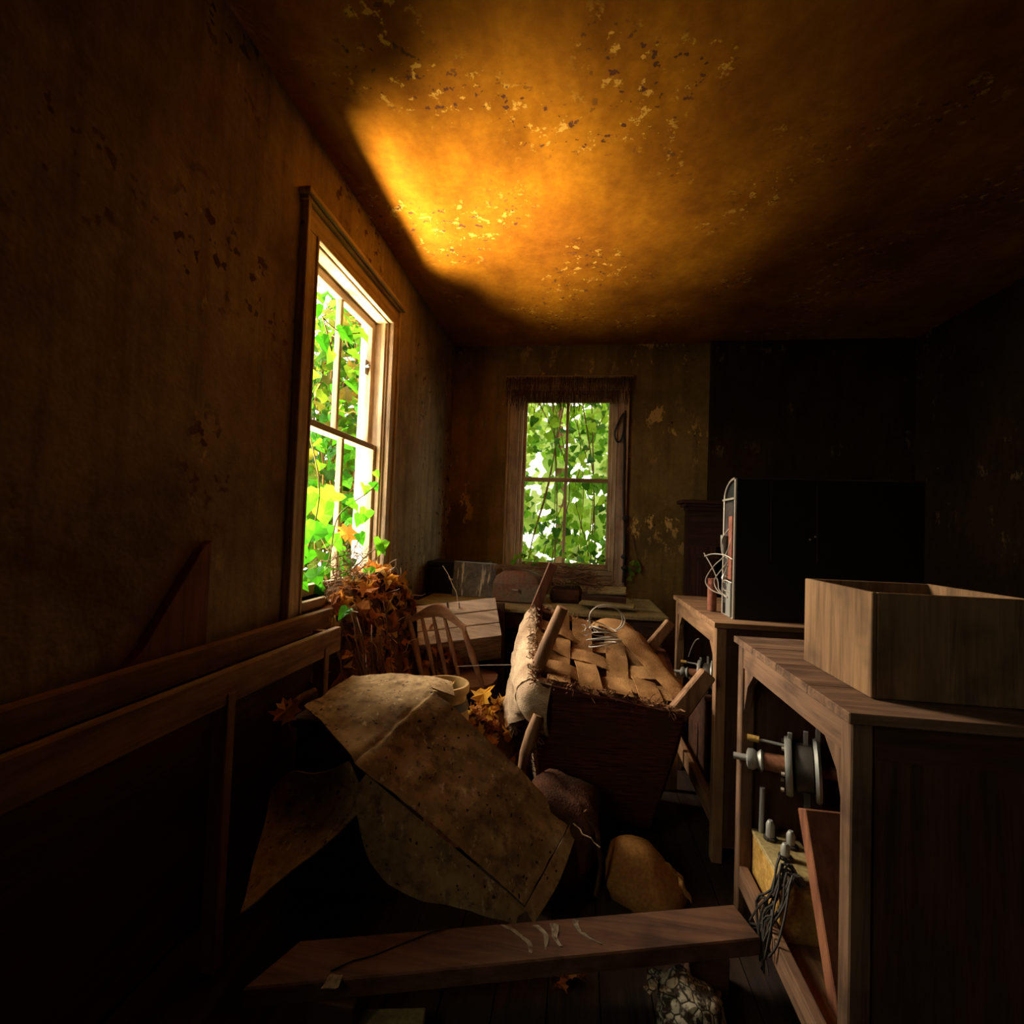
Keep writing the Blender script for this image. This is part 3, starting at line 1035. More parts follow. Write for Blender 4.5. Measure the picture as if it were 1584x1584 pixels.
# frame rails just inside the edge
for p, q_ in ((NL, NR), (NR, FR), (FR, FL), (FL, NL)):
    cc = (NL + NR + FL + FR) / 4
    MB().bar(lerp(p, cc, .05) - nrm * .02, lerp(q_, cc, .05) - nrm * .02, .035, .04, nrm).build('seat_rail', 'redX', ac, bevel=.004)
# jute webbing, woven
def strap(f, n, w, name='webbing_strap', material='web'):
    rows = []
    pts = [f(i / n) for i in range(n + 1)]
    for i, (p, sd) in enumerate(pts):
        rows.append([p - sd * w / 2, p, p + sd * w / 2])
    return MB().patch(rows, 3, .004, .004, 25).build(name, material, ac, smooth=True)


ss = (.17, .40, .60, .80)
ts = (.20, .48, .76)
for a, s0 in enumerate(ss):
    sd = (NR - NL).normalized()
    def f(t, s0=s0, a=a):
        return Qd(s0 + .03 * math.sin(a * 3 + t * 2), t) + nrm * (.010 - .035 * math.sin(math.pi * t) + .010 * math.cos(t * math.pi * 3.5 + a * math.pi)), sd
    strap(f, 10, .095)
for a, t0 in enumerate(ts):
    sd = (FL - NL).normalized()
    def f(s_, t0=t0, a=a):
        e = .70 if a == 2 else 1.0
        return Qd(s_ * e, t0 + .03 * math.sin(a * 2 + s_ * 2)) + nrm * (.010 - .035 * math.sin(math.pi * s_ * e) + .010 * math.cos(s_ * e * math.pi * 4.5 + a * math.pi + math.pi)), sd
    strap(f, 12, .085)
# torn strip of webbing curling diagonally to the near right corner
tw = [V((.10, 2.42, .84)), V((.20, 2.40, .86)), V((.28, 2.32, .81)), V((.36, 2.22, .735)), V((.43, 2.10, .665)), V((.455, 2.04, .625))]
MB().patch([[p + V((-.045, -.05, -.015)) * w_, p + V((0, 0, .018)), p + V((.04, .05, -.01)) * w_] for p, w_ in zip(tw, (.6, 1, 1.1, 1, .8, .5))], 5, .005, .008, 14).build('torn_strap', 'web', ac, smooth=True)
# frayed edge along the near rim and the left rim
b = MB()
for p, q_, nf in ((NL, NR, 230), (FL, NL, 120), (FL, lerp(FL, FR, .6), 60)):
    for i in range(nf):
        c0 = lerp(p, q_, random.random()) + jit(.010) + nrm * .006
        b.tube(wander(c0, c0 + jit(.035) + V((0, -.004, -.006)), 3, .007), random.uniform(.0012, .0028), 4, False)
    b.tube([lerp(p, q_, i / 30) + jit(.006) for i in range(31)], [random.uniform(.007, .013) for _ in range(31)], 6)
b.build('frayed_edge', 'stuffing', ac, kind='stuff')
# torn burlap hanging down the left side
MB().patch([[(-.205, 2.53, .925), (-.265, 2.525, .835), (-.292, 2.53, .70), (-.312, 2.54, .53), (-.318, 2.54, .40)],
            [(-.185, 2.42, .87), (-.258, 2.42, .79), (-.290, 2.43, .63), (-.318, 2.45, .46), (-.326, 2.44, .31)],
            [(-.168, 2.26, .79), (-.250, 2.27, .72), (-.285, 2.31, .56), (-.315, 2.35, .40), (-.330, 2.36, .255)],
            [(-.158, 2.12, .735), (-.236, 2.13, .675), (-.258, 2.16, .56), (-.275, 2.20, .47), (-.285, 2.22, .40)],
            [(-.150, 2.0, .69), (-.218, 2.02, .640), (-.225, 2.03, .585), (-.20, 2.04, .535), (-.17, 2.04, .51)]], 6, .006, .016, 14, 4).build('torn_cover', 'burlap', ac, smooth=True)
b = MB()
for i in range(160):
    t = random.random()
    c0 = lerp((-.195, 2.5, .91), (-.152, 2.02, .695), t) + jit(.014)
    b.tube(wander(c0, c0 + jit(.03) + V((-.012, -.006, -.02)), 3, .006), .0016, 4, False)
    c0 = lerp((-.326, 2.40, .30), (-.25, 2.2, .42), t) + jit(.012)
    b.tube(wander(c0, c0 + jit(.02) + V((0, -.006, -.03)), 3, .006), .0014, 4, False)
b.build('frayed_hem', 'burlap', ac, kind='stuff')
MB().patch([[(-.150, 2.0, .69), (-.216, 2.02, .640), (-.223, 2.03, .585), (-.20, 2.04, .53), (-.16, 2.04, .49)],
            [(-.13, 1.988, .685), (-.175, 1.972, .63), (-.185, 1.975, .57), (-.165, 1.99, .52), (-.135, 2.01, .48)],
            [(-.08, 1.985, .675), (-.09, 1.958, .61), (-.095, 1.96, .55), (-.09, 1.975, .50), (-.085, 2.0, .46)]], 5, .006, .006, 14, 4).build('rolled_corner', 'burlap', ac, smooth=True)
# legs
MB().tube([(-.150, 2.08, .70), (-.11, 2.08, .81), (-.075, 2.08, .90), (-.047, 2.08, .970)], [.030, .029, .027, .025], 14).build('leg', 'woodZ', ac, smooth=True)
MB().bar((-.205, 2.5, .87), (-.112, 2.5, 1.125), .052, .04, (0, 1, 0), .045, .032).build('leg', 'redZ', ac, bevel=.004)
MB().bar((.335, 2.43, .70), (.462, 2.43, .874), .055, .045, (0, 1, 0), .045, .04).build('leg', 'woodZ', ac, bevel=.005)
MB().bar((.415, 2.02, .585), (.535, 2.03, .752), .075, .05, (0, 1, 0), .060, .045).build('leg', 'woodZ', ac, bevel=.006)
# bare wooden arm post showing at the left
MB().tube([(-.128, 1.955, .56), (-.15, 1.95, .49), (-.172, 1.95, .41), (-.186, 1.955, .33)], [.020, .026, .025, .018], 10).build('arm_post', 'woodZ', ac, smooth=True)
b = MB()
for i in range(50):
    c0 = lerp((-.118, 1.945, .50), (-.17, 1.945, .33), random.random())
    b.tube(wander(c0, c0 + jit(.025) + V((.008, 0, -.01)), 3, .005), .0014, 4, False)
b.build('frayed_threads', 'stuffing', ac, kind='stuff')

# coil of wire spring on top
sp = thing('coil_spring', 'rusty coiled upholstery spring standing on the torn webbing', 'spring', (.135, 2.22, .77))
pts = []
for i in range(110):
    a = i * 2 * math.pi / 24
    r = .062 + .012 * math.sin(i / 110 * 7)
    pts.append(V((.135 + r * math.cos(a) + .006 * math.sin(i * .11), 2.22 + r * math.sin(a), .785 + i / 110 * .095 + .016 * math.cos(a * 1.0 + i * .03))))
MB().tube(pts, .0026, 5).build('coil', 'wire', sp, smooth=True)
pts = [V((.075, 2.25, .86))] + [V((.145 + .075 * math.cos(a), 2.27, .90 + .062 * math.sin(a))) for a in [math.radians(d) for d in range(200, -61, -15)]]
MB().tube(pts, .0028, 5).build('loop', 'wire', sp, smooth=True)
pts = [V((.15 + .082 * math.cos(a), 2.285, .895 + .058 * math.sin(a))) for a in [math.radians(d) for d in range(120, -71, -12)]]
MB().tube(pts, .0026, 5).build('loop', 'wire', sp, smooth=True)
b = MB()
for i in range(14):
    c0 = V((.075, 2.24, .855)) + jit(.018)
    b.tube(wander(c0, c0 + jit(.03), 3, .006), .002, 4)
b.build('tie_wire', 'wire', sp)
tag(MB().tube(wander((.17, 2.45, .93), (.41, 2.55, .90), 4, .004), .0035, 6).build('metal_rod', 'steel'), 'thin pale metal rod lying behind the coiled spring', 'rod')
tag(MB().tube([(-.60, 2.52, .56), (-.45, 2.53, .575), (-.30, 2.54, .585), (-.22, 2.54, .59)], .0022, 5).build('stretched_wire', 'wire'), 'thin white wire stretched between spindle chair and armchair', 'wire')

# cushion and sack on the floor in front of the armchair
def blob(name, material, c, r, sq=2.6, tilt=0, wob=.02, n=28, parent=None, wf=5):
    b = MB()
    c = V(c)
    rot = Matrix.Rotation(tilt, 3, 'Y')
    rows = n // 2
    def pw(x, e):
        return math.copysign(abs(x) ** e, x)
    e = 2 / sq
    for i in range(rows + 1):
        th = math.pi * (i / rows) - math.pi / 2
        for j in range(n):
            ph = 2 * math.pi * j / n
            p = V((r[0] * pw(math.cos(th), e) * pw(math.cos(ph), e), r[1] * pw(math.cos(th), e) * pw(math.sin(ph), e), r[2] * pw(math.sin(th), e)))
            p = rot @ p
            p *= 1 + wob * 5 * mnoise.fractal((p + c) * wf, .6, 2, 3)
            b.v.append(c + p)
    for i in range(rows):
        for j in range(n):
            b.f.append((i * n + j, i * n + (j + 1) % n, (i + 1) * n + (j + 1) % n, (i + 1) * n + j))
    zmin = min(v.z for v in b.v)
    return b.build(name, material, parent, smooth=True)


cu = thing('chair_cushion', 'dark brown plush seat cushion wedged under the canvas corner', 'cushion', (-.02, 1.86, 0))
blob('pad', 'plush', (-.03, 1.87, .175), (.15, .16, .165), 3.6, .18, .03, parent=cu)
MB().tube([(.105, 1.735, .05), (.118, 1.73, .15), (.105, 1.735, .26), (.06, 1.745, .325)], .008, 6).build('piping', 'plush', cu, smooth=True)
MB().tube(wander((.02, 1.73, .285), (.11, 1.69, .24), 5, .008), .0022, 5).build('loose_thread', 'burlap', cu)
sk = thing('leather_sack', 'ochre leather sack slumped on the floor behind the beam', 'sack', (.30, 1.83, 0))
b = MB()
prof = [(0, .0), (.115, .0), (.128, .03), (.125, .07), (.108, .12), (.080, .165), (.045, .19), (0, .198)]
n = 24
for r, z in prof:
    for j in range(n):
        a = 2 * math.pi * j / n
        p = V((.225 + r * 1.0 * math.cos(a) + (.198 - z) * .38, 1.83 + r * .9 * math.sin(a), z))
        p += V((1, 1, 0)) * .03 * mnoise.noise(p * 9)
        b.v.append(p)
for i in range(len(prof) - 1):
    for j in range(n):
        b.f.append((i * n + j, i * n + (j + 1) % n, (i + 1) * n + (j + 1) % n, (i + 1) * n + j))
b.build('bag', 'leather', sk, smooth=True)
MB().patch([[(.33, 1.72, .20), (.37, 1.74, .15), (.40, 1.74, .08)], [(.345, 1.715, .185), (.385, 1.725, .14), (.42, 1.735, .065)]], 5, .006, .01, 30).build('torn_seam', 'leather', sk, smooth=True)

# ------------------------------------------------------------------ two open stands on the right
def stand(label, y0, y1, x0, x1, ztop, mats, loose):
    yc = (y0 + y1) / 2
    st = thing('wooden_stand', label, 'stand', ((x0 + x1) / 2, yc, 0), 'open wooden stands along the right')
    w = (x1 - x0 + .02) / 1
    npl = 4
    for k in range(npl):
        a = y0 - .015 + (y1 - y0 + .03) * k / npl
        c = y0 - .015 + (y1 - y0 + .03) * (k + 1) / npl
        MB().box(x0 - .012, x1 + .012, a + .001, c - .001, ztop - .022 + random.uniform(-.001, .001), ztop).build('top_plank', mats[0] + 'X', st, bevel=.002)
    zt = ztop - .022
    lg = .042
    for x in (x0, x1 - lg):
        for y in (y0, y1 - lg):
            MB().box(x, x + lg, y, y + lg, 0, zt).build('leg', mats[1] + 'Z', st, bevel=.003)
    MB().box(x0 + .003, x0 + .030, y0 + lg, y1 - lg, zt - .075, zt).build('top_rail', mats[1] + 'Y', st, bevel=.002)
    MB().box(x0 + .003, x0 + .030, y0 + lg, y1 - lg, .13, .20).build('bottom_rail', mats[1] + 'Y', st, bevel=.002)
    MB().box(x0 + lg, x1 - lg, y0 + .004, y0 + .024, zt - .075, zt).build('front_rail', 'darkX', st)
    # corner gussets
    for yy, s in ((y0 + lg, 1), (y1 - lg, -1)):
        MB().prism([(x0 + .008, yy, zt - .075), (x0 + .008, yy + s * .085, zt - .075), (x0 + .008, yy + s * .03, zt - .13), (x0 + .008, yy, zt - .22)], (.02, 0, 0)).build('gusset', mats[1] + 'Z', st)
    MB().box(x0 + lg, x1 - lg, y0 + .006, y0 + .022, .06, zt - .075).build('front_panel', 'darkZ', st)
    MB().box(x0 + lg, x1 - lg, y1 - .022, y1 - .006, .06, zt).build('back_panel', 'darkZ', st)
    MB().box(x1 - .022, x1 - .006, y0 + lg, y1 - lg, .06, zt).build('side_panel', 'darkZ', st)
    MB().box(x0 + .03, x1 - .022, y0 + .024, y1 - .024, .12, .14).build('bottom_shelf', 'woodY', st)
    return st


stand('open wooden stand carrying the tall black cabinet', 2.06, 2.86, .57, 1.40, .95, ('wood', 'wood'), False)
s2 = stand('nearest open wooden stand, holding the old motor and plywood box', 1.09, 1.79, .57, 1.35, .95, ('stand', 'stand'), False)

# ------------------------------------------------------------------ black cabinet with wires
bc = thing('black_cabinet', 'tall black cabinet with hanging wires on the far stand', 'cabinet', (1.05, 2.30, .95))
x0, x1, y0, y1, z0, z1 = .655, 1.385, 2.15, 2.30, .952, 1.543
pf = [(y0, z0), (y0, z1)] + [(y1 - .13 + .13 * math.sin(a), z1 - .085 + .085 * math.cos(a)) for a in [math.radians(d) for d in (0, 15, 30, 45, 60, 75, 90)]] + [(y1, z0)]
MB().prism([(x0 + .012, y, z) for y, z in pf], (x1 - x0 - .012, 0, 0)).build('body', 'black', bc, bevel=.0)
MB().tube([(x0 + .006, y, z) for y, z in pf] + [(x0 + .006, y0, z0)], .0055, 6).build('edge_frame', 'wire', bc)
MB().bar((x0, y0 - .001, z1), (x1, y0 - .001, z1), .006, .006).build('top_trim', 'plate', bc)
MB().bar((x0 + .004, y0, z1 - .085), (x0 + .004, y1 + .012, z1 - .085), .01, .008).build('cross_bar', 'wire', bc)
MB().box(x0 + .006, x0 + .012, y0 + .03, y1 - .01, z0 + .05, z1 - .10).build('side_plate', 'plate', bc)
MB().box(x0 - .004, x0 + .008, y0 + .012, y0 + .055, z0 + .16, z1 - .16).build('terminal_strip', 'redpart', bc, bevel=.002)
MB().box(x0 - .006, x0 + .006, y0 + .015, y0 + .07, z0 + .002, z0 + .15).build('foot_bracket', 'steel', bc, bevel=.002)
MB().tube([(x0 - .03, 2.34, .955), (x0 - .03, 2.34, 1.10)], .020, 14).build('capacitor', 'redpart', bc, smooth=True)
MB().tube([(x0 - .004, 2.23, 1.10), (x0 - .014, 2.22, 1.115), (x0 - .008, 2.21, 1.13)], .011, 8).build('connector', 'jamb_out', bc, smooth=True)
MB().tube([(x0 - .008, 2.25, 1.30), (x0 - .008, 2.255, 1.25), (x0 - .008, 2.255, 1.22)], [.016, .012, .008], 10).build('lamp_socket', 'steel', bc, smooth=True)
wires = [[(0, 2.33, 1.33), (-.02, 2.38, 1.28), (-.02, 2.36, 1.22), (-.01, 2.30, 1.19), (-.04, 2.42, 1.10), (-.03, 2.36, 1.05), (0, 2.30, 1.04)],
         [(0, 2.28, 1.30), (-.015, 2.31, 1.22), (-.04, 2.44, 1.16), (-.06, 2.52, 1.09), (-.05, 2.44, 1.055), (-.01, 2.33, 1.04)],
         [(-.07, 2.52, 1.215), (-.05, 2.44, 1.16), (-.03, 2.40, 1.10), (-.03, 2.36, 1.06), (0, 2.32, 1.035)],
         [(0, 2.26, 1.20), (-.02, 2.32, 1.215), (-.05, 2.42, 1.215), (-.07, 2.50, 1.20)],
         [(0, 2.32, 1.18), (-.02, 2.33, 1.12), (-.02, 2.33, 1.07), (-.005, 2.28, 1.06)],
         [(0, 2.26, 1.10), (-.02, 2.32, 1.105), (-.02, 2.36, 1.05), (-.01, 2.30, 1.035)]]


def smooth_path(p, sub=5):
    p = [V(a) for a in p]
    out = []
    for i in range(len(p) - 1):
        a, b_, c, d = p[max(i - 1, 0)], p[i], p[i + 1], p[min(i + 2, len(p) - 1)]
        for k in range(sub):
            f = k / sub
            out.append(.5 * (2 * b_ + (c - a) * f + (2 * a - 5 * b_ + 4 * c - d) * f * f + (3 * b_ - a - 3 * c + d) * f ** 3))
    return out + [p[-1]]


for wr in wires:
    MB().tube(smooth_path([V((x0, -.12 + .3 * (2.32 - p[1]), 0)) + V(p) for p in wr]), .0026, 5).build('wire', 'wire', bc, smooth=True)
for x in (.80, .98):
    MB().tube([(x, y0 - .003, z1 - .01), (x + .002, y0 - .003, 1.35), (x + .004, y0 - .003, 1.2)], .002, 5).build('drip_line', 'plate', bc)
for x, z in ((.955, 1.295), (.975, 1.307)):
    MB().lathe([(.004, 0), (.004, .004), (.001, .006)], (x, y0, z), (0, -1, 0), 8).build('screw', 'steel', bc)

# plywood box on the near stand
pb = thing('plywood_box', 'open stained plywood box standing on the near stand', 'box', (.83, 1.36, .95))
bx0, bx1, by0, by1, bz = .655, .98, 1.18, 1.50, 1.185
for nm, q_ in (('side_board', (bx0, bx0 + .012, by0, by1)), ('side_board', (bx1 - .012, bx1, by0, by1)), ('front_board', (bx0 + .012, bx1 - .012, by0, by0 + .012)), ('back_board', (bx0 + .012, bx1 - .012, by1 - .012, by1))):
    MB().box(*q_, .952, bz).build(nm, 'stained', pb, bevel=.002)
MB().box(bx0 + .012, bx1 - .012, by0 + .012, by1 - .012, .952, .964).build('bottom_board', 'woodX', pb)

# ------------------------------------------------------------------ motors in the stands
def motor(label, c, s, name='electric_motor'):
    c = V(c)
    mo = thing(name, label, 'motor', (c.x, c.y, c.z - .13 * s))
    ax = V((.93, -.36, .05)).normalized()
    sdv = ax.cross(V((0, 0, 1))).normalized()
    MB().lathe([(.02 * s, -.05 * s), (.075 * s, -.05 * s), (.092 * s, -.035 * s), (.092 * s, .02 * s), (.07 * s, .035 * s), (.02 * s, .035 * s)], c, ax, 24).build('drum', 'darksteel', mo, smooth=True)
    MB().lathe([(.03 * s, -.075 * s), (.108 * s, -.075 * s), (.112 * s, -.06 * s), (.108 * s, -.05 * s), (.03 * s, -.05 * s)], c, ax, 28).build('flange', 'steel', mo, smooth=True)
    MB().lathe([(.03 * s, .025 * s), (.114 * s, .025 * s), (.118 * s, .036 * s), (.112 * s, .046 * s), (.03 * s, .046 * s)], c, ax, 28).build('flange', 'steel', mo, smooth=True)
    MB().lathe([(.034 * s, -.15 * s), (.036 * s, -.075 * s)], c, ax, 18).build('neck', 'rust', mo, smooth=True)
    MB().lathe([(.024 * s, -.215 * s), (.040 * s, -.21 * s), (.042 * s, -.19 * s), (.03 * s, -.175 * s), (.044 * s, -.16 * s), (.03 * s, -.15 * s)], c, ax, 16).build('pulley', 'steel', mo, smooth=True)
    MB().tube([c - ax * .215 * s, c - ax * .265 * s], .014 * s, 10).build('shaft', 'steel', mo, smooth=True)
    MB().tube([c + ax * .046 * s, c + ax * .26 * s], .024 * s, 10).build('shaft', 'rust', mo, smooth=True)
    u = V((0, 0, 1))
    for k, (a, hh) in enumerate(((-.005, .15), (-.06, .135), (.036, .175))):
        MB().bar(c + ax * a * s + u * .09 * s, c + ax * a * s + u * hh * s + sdv * .012 * s, .016 * s, .008 * s).build('bracket', 'steel', mo, bevel=.001)
    MB().tube([c - ax * .06 * s + u * .075 * s, c - ax * .20 * s + u * .085 * s], .006 * s, 8).build('lever', 'steel', mo)
    MB().tube([c - ax * .17 * s + u * .083 * s, c - ax * .215 * s + u * .086 * s], .013 * s, 10).build('lever_knob', 'yellow', mo, smooth=True)
    for k in range(6):
        a = k * math.pi / 3
        p = c - ax * .077 * s + (sdv * math.cos(a) + u * math.sin(a)) * .092 * s
        MB().tube([p, p - ax * .012 * s], .008 * s, 6).build('bolt', 'wire', mo)
    for k in (-1, 1):
        MB().bar(c + sdv * .05 * s * k - u * .07 * s, c + sdv * .065 * s * k - u * .13 * s, .05 * s, .02 * s, ax).build('foot', 'darksteel', mo)
    return mo


motor('oily steel motor with flanged drum inside the near stand', (.748, 1.68, .568), .80)
motor('pale steel motor with bare pulley inside the far stand', (.675, 2.56, .60), .62)

# shelf boxes under the motors
rx = thing('radio_chassis', 'perforated brassy radio chassis on the bottom shelf below the near motor', 'radio chassis', (.71, 1.62, .14))
MB().box(.612, .74, 1.52, 1.75, .142, .31).build('case', 'yellow', rx, bevel=.003)
MB().box(.609, .743, 1.517, 1.753, .312, .325).build('top_plate', 'dust', rx, bevel=.002)
for x, y, h_ in ((.65, 1.70, .06), (.70, 1.67, .05), (.66, 1.61, .045)):
    tb_ = MB().lathe([(.011, 0), (.013, .01), (.013, h_ - .012), (.007, h_)], (x, y, .325), n=12).build('valve', 'steel', rx, smooth=True)
    MB().lathe([(.020, 0), (.020, .008), (.012, .010)], (x, y, .325), n=12).build('valve_base', 'darksteel', tb_)
MB().tube([(.635, 1.735, .325), (.637, 1.735, .47)], .008, 10).build('antenna_post', 'steel', rx, smooth=True)
bd = tag(MB().obox((.66, 1.30, .145), (.30, 0, 0), (0, .19, .395), (0, .045, -.022)).build('thick_board', 'redZ', bevel=.003), 'thick reddish board leaning inside the near stand', 'board')
pn = thing('wooden_case', 'dark reddish wooden case under the motor in the near stand', 'case', (.98, 1.46, .14))
MB().box(.83, 1.25, 1.56, 1.74, .142, .41).build('body', 'redX', pn, bevel=.004)
MB().box(.82, 1.26, 1.555, 1.745, .412, .432).build('lid', 'redX', pn, bevel=.003)
sp2 = thing('support_case', 'plain dark case under the pale motor in the far stand', 'case', (.75, 2.63, .14))
MB().box(.64, 1.0, 2.42, 2.80, .142, .50).build('body', 'darkX', sp2, bevel=.004)
MB().box(.635, 1.005, 2.415, 2.805, .502, .52).build('lid', 'darkX', sp2, bevel=.003)
b = MB()
cbn = thing('cable_bundle', 'tangled dark cables hanging over the bottom rail of the near stand', 'cables', (.62, 1.52, .14))
for i in range(16):
    p0 = V((.655 + random.uniform(-.006, .004), 1.50 + random.uniform(-.04, .04), .33 + random.uniform(-.02, .02)))
    MB().tube(smooth_path([p0, p0 + V((-.03, .01, .02)) + jit(.012), p0 + V((-.06, random.uniform(-.03, .03), -.06)), p0 + V((-.085, random.uniform(-.05, .05), -.13)), p0 + V((-.098, random.uniform(-.05, .05), -.20 + random.uniform(-.04, .02)))], 3), .0032, 5).build('cable', 'darkwire', cbn)
tag(MB().tube(smooth_path([(.60, 2.45, .80), (.60, 2.52, .775), (.60, 2.60, .72), (.60, 2.66, .66)]), .0025, 5).build('hanging_wire', 'wire'), 'thin pale wire hanging inside the far stand', 'wire')
tag(MB().prism([(.45, 2.58, .0), (.545, 2.60, .0), (.545, 2.60, .40), (.515, 2.59, .40)], (.0, .012, 0)).build('pale_slat', 'paleZ'), 'narrow pale slat standing between armchair and far stand', 'slat')

# ------------------------------------------------------------------ foreground: beam and debris
bmv = thing('fallen_beam', 'long reddish brown plank lying across the foreground', 'plank', (-.1, 1.38, .08))
p = [V((-.70, 1.255, .175)), V((.514, 1.610, .17)), V((.552, 1.490, .17)), V((-.76, 1.105, .175))]
MB().hexa([p[3] + V((0, 0, -.05)), p[2] + V((0, 0, -.05)), p[1] + V((0, 0, -.05)), p[0] + V((0, 0, -.05)), p[3], p[2], p[1], p[0]]).build('board', wood('beam_wood', (.050, .022, .012), (.130, .060, .030), 'X', .7, .7, .25), bmv, bevel=.004)
for i, (s0, w_) in enumerate(((.44, .9), (.49, .7), (.53, .9), (.60, .6))):
    a = lerp(p[0], p[1], s0) + V((0, -.012, .0015))
    c = lerp(p[3], p[2], s0 + .07) + V((0, .02, .0015))
    MB().patch([[lerp(a, c, t) + V((.03 * math.sin(t * 3 + i) - .014 * w_ * (1 - t * .7), 0, 0)), lerp(a, c, t) + V((.03 * math.sin(t * 3 + i) + .014 * w_ * (1 - t * .7), 0, 0))] for t in (0, .3, .6, .95)], 3, .002, .004, 60).build('dropping_streak', 'dropping', bmv)
MB().patch([[p[3] + V((.185, .03, .002)), p[3] + V((.225, .04, .002))], [p[3] + V((.19, .07, .002)), p[3] + V((.22, .075, .002))]], 4, .002, .004, 60).build('dropping_streak', 'dropping', bmv)
MB().tube(wander(lerp(p[0], p[3], .75) + V((.17, .04, .002)), lerp(p[0], p[1], .32) + V((0, 0, .004)), 6, .003), .0022, 5).build('crack', 'black', bmv)
for nm, q_ in (('short block of dark wood carrying the right end of the plank', (.36, .46, 1.46, 1.56)), ('short block of dark wood carrying the left end of the plank', (-.62, -.50, 1.16, 1.26))):
    tag(MB().box(*q_, 0, .122).build('wood_block', 'darkX', bevel=.004), nm, 'block')

ck2 = thing('plaster_lump', 'white cracked lump of fallen plaster on the floor in front', 'plaster', (.33, 1.37, 0))
blob('lump', 'chalk', (.33, 1.38, .04), (.095, .085, .07), 2.2, .1, .05, 24, ck2, 9)
for k in range(10):
    c0 = V((.25 + random.uniform(-.03, .06), 1.38 + random.uniform(-.03, .03), .100))
    a = random.uniform(0, 6.28)
    MB().prism([c0 + V((math.cos(a + j * 1.57) * .016, math.sin(a + j * 1.57) * .013, random.uniform(-.003, .003))) for j in range(4)], (0, 0, .004)).build('flake', 'chalk', ck2)
MB().patch([[(.36, 1.47, .01), (.40, 1.46, .03), (.44, 1.45, .01)], [(.37, 1.51, .05), (.41, 1.51, .055), (.46, 1.50, .03)], [(.39, 1.55, .02), (.43, 1.55, .04), (.48, 1.54, .01)]], 5, .003, .015, 20)
tag(MB().patch([[(.34, 1.45, .03), (.39, 1.44, .05), (.43, 1.44, .025)], [(.35, 1.475, .05), (.40, 1.475, .06), (.44, 1.47, .04)]], 6, .003, .012, 25).build('crumpled_paper', 'canvas', smooth=True), 'crumpled brown paper scrap beside the plaster lump', 'paper')
tag(MB().bar((-.62, 1.17, .045), (-.34, 1.225, .045), .07, .02).build('short_board', 'dust', bevel=.003), 'short pale board end on the floor below the plank', 'board')
for i in range(14):
    x, y = random.uniform(-.02, .07), random.uniform(1.43, 1.49)
    tag(put_leaf(random.choice(LM['dry']), 'fallen_leaf', (x, y, .012 + random.uniform(0, .02)), random.uniform(.03, .045), V((0, 0, 1)) + jit(.5), random.uniform(0, 6.3)),
        'dry reddish leaf on the floor just below the foreground plank', 'leaf', 'dry leaves below the foreground plank')
tag(put_leaf(LM['dry'][0], 'fallen_leaf', (-.975, 1.60, .60), .085, (.4, -.75, .5), .3), 'single orange dry leaf on the chest left of the canvas', 'leaf')
g = tag(put_leaf(LM['ivy'][0], 'fallen_leaf', (-1.03, 2.12, .905), .075, (.3, -.6, .7), 2.6), 'pale green ivy leaf lying on the heap beside the bench rail', 'leaf')
# twigs sticking out of the heap
tt = thing('dead_vine_stems', 'dry vine stems trailing from the heap down past the bench frame', 'vine', (-.98, 2.15, .0))
for i in range(22):
    a = V((random.uniform(-1.12, -.92), random.uniform(2.08, 2.35), random.uniform(.78, .93)))
    bq = V((a.x + random.uniform(.02, .18), a.y - random.uniform(0, .12), random.uniform(.35, .66)))
    MB().tube(smooth_path(wander(a, bq, 4, .022), 3), random.uniform(.0018, .0034), 5).build('stem', 'twig', tt)
hs = thing('heap_twigs', 'pale twigs sticking out of the leaf heap near the window sill', 'twigs', (-1.0, 2.6, .4))
for i in range(34):
    x, y = random.uniform(-1.15, -.85), random.uniform(2.1, 3.0)
    a = V((x, y, litter_h(x, y)))
    bq = a + V((random.uniform(-.05, .14), random.uniform(-.12, .12), random.uniform(.03, .12)))
    MB().tube(smooth_path(wander(a, bq, 3, .015), 3), .0017, 4).build('twig', 'paletwig', hs)
bw = thing('bent_wire', 'bent pale wire rising in the corner behind the slatted crate', 'wire', (-.75, 3.12, .8))
MB().tube(smooth_path([(-.752, 3.10, .80), (-.77, 3.13, .86), (-.816, 3.2, .90), (-.86, 3.25, .96), (-.917, 3.3, 1.018)]), .003, 5).build('strand', 'paletwig', bw)

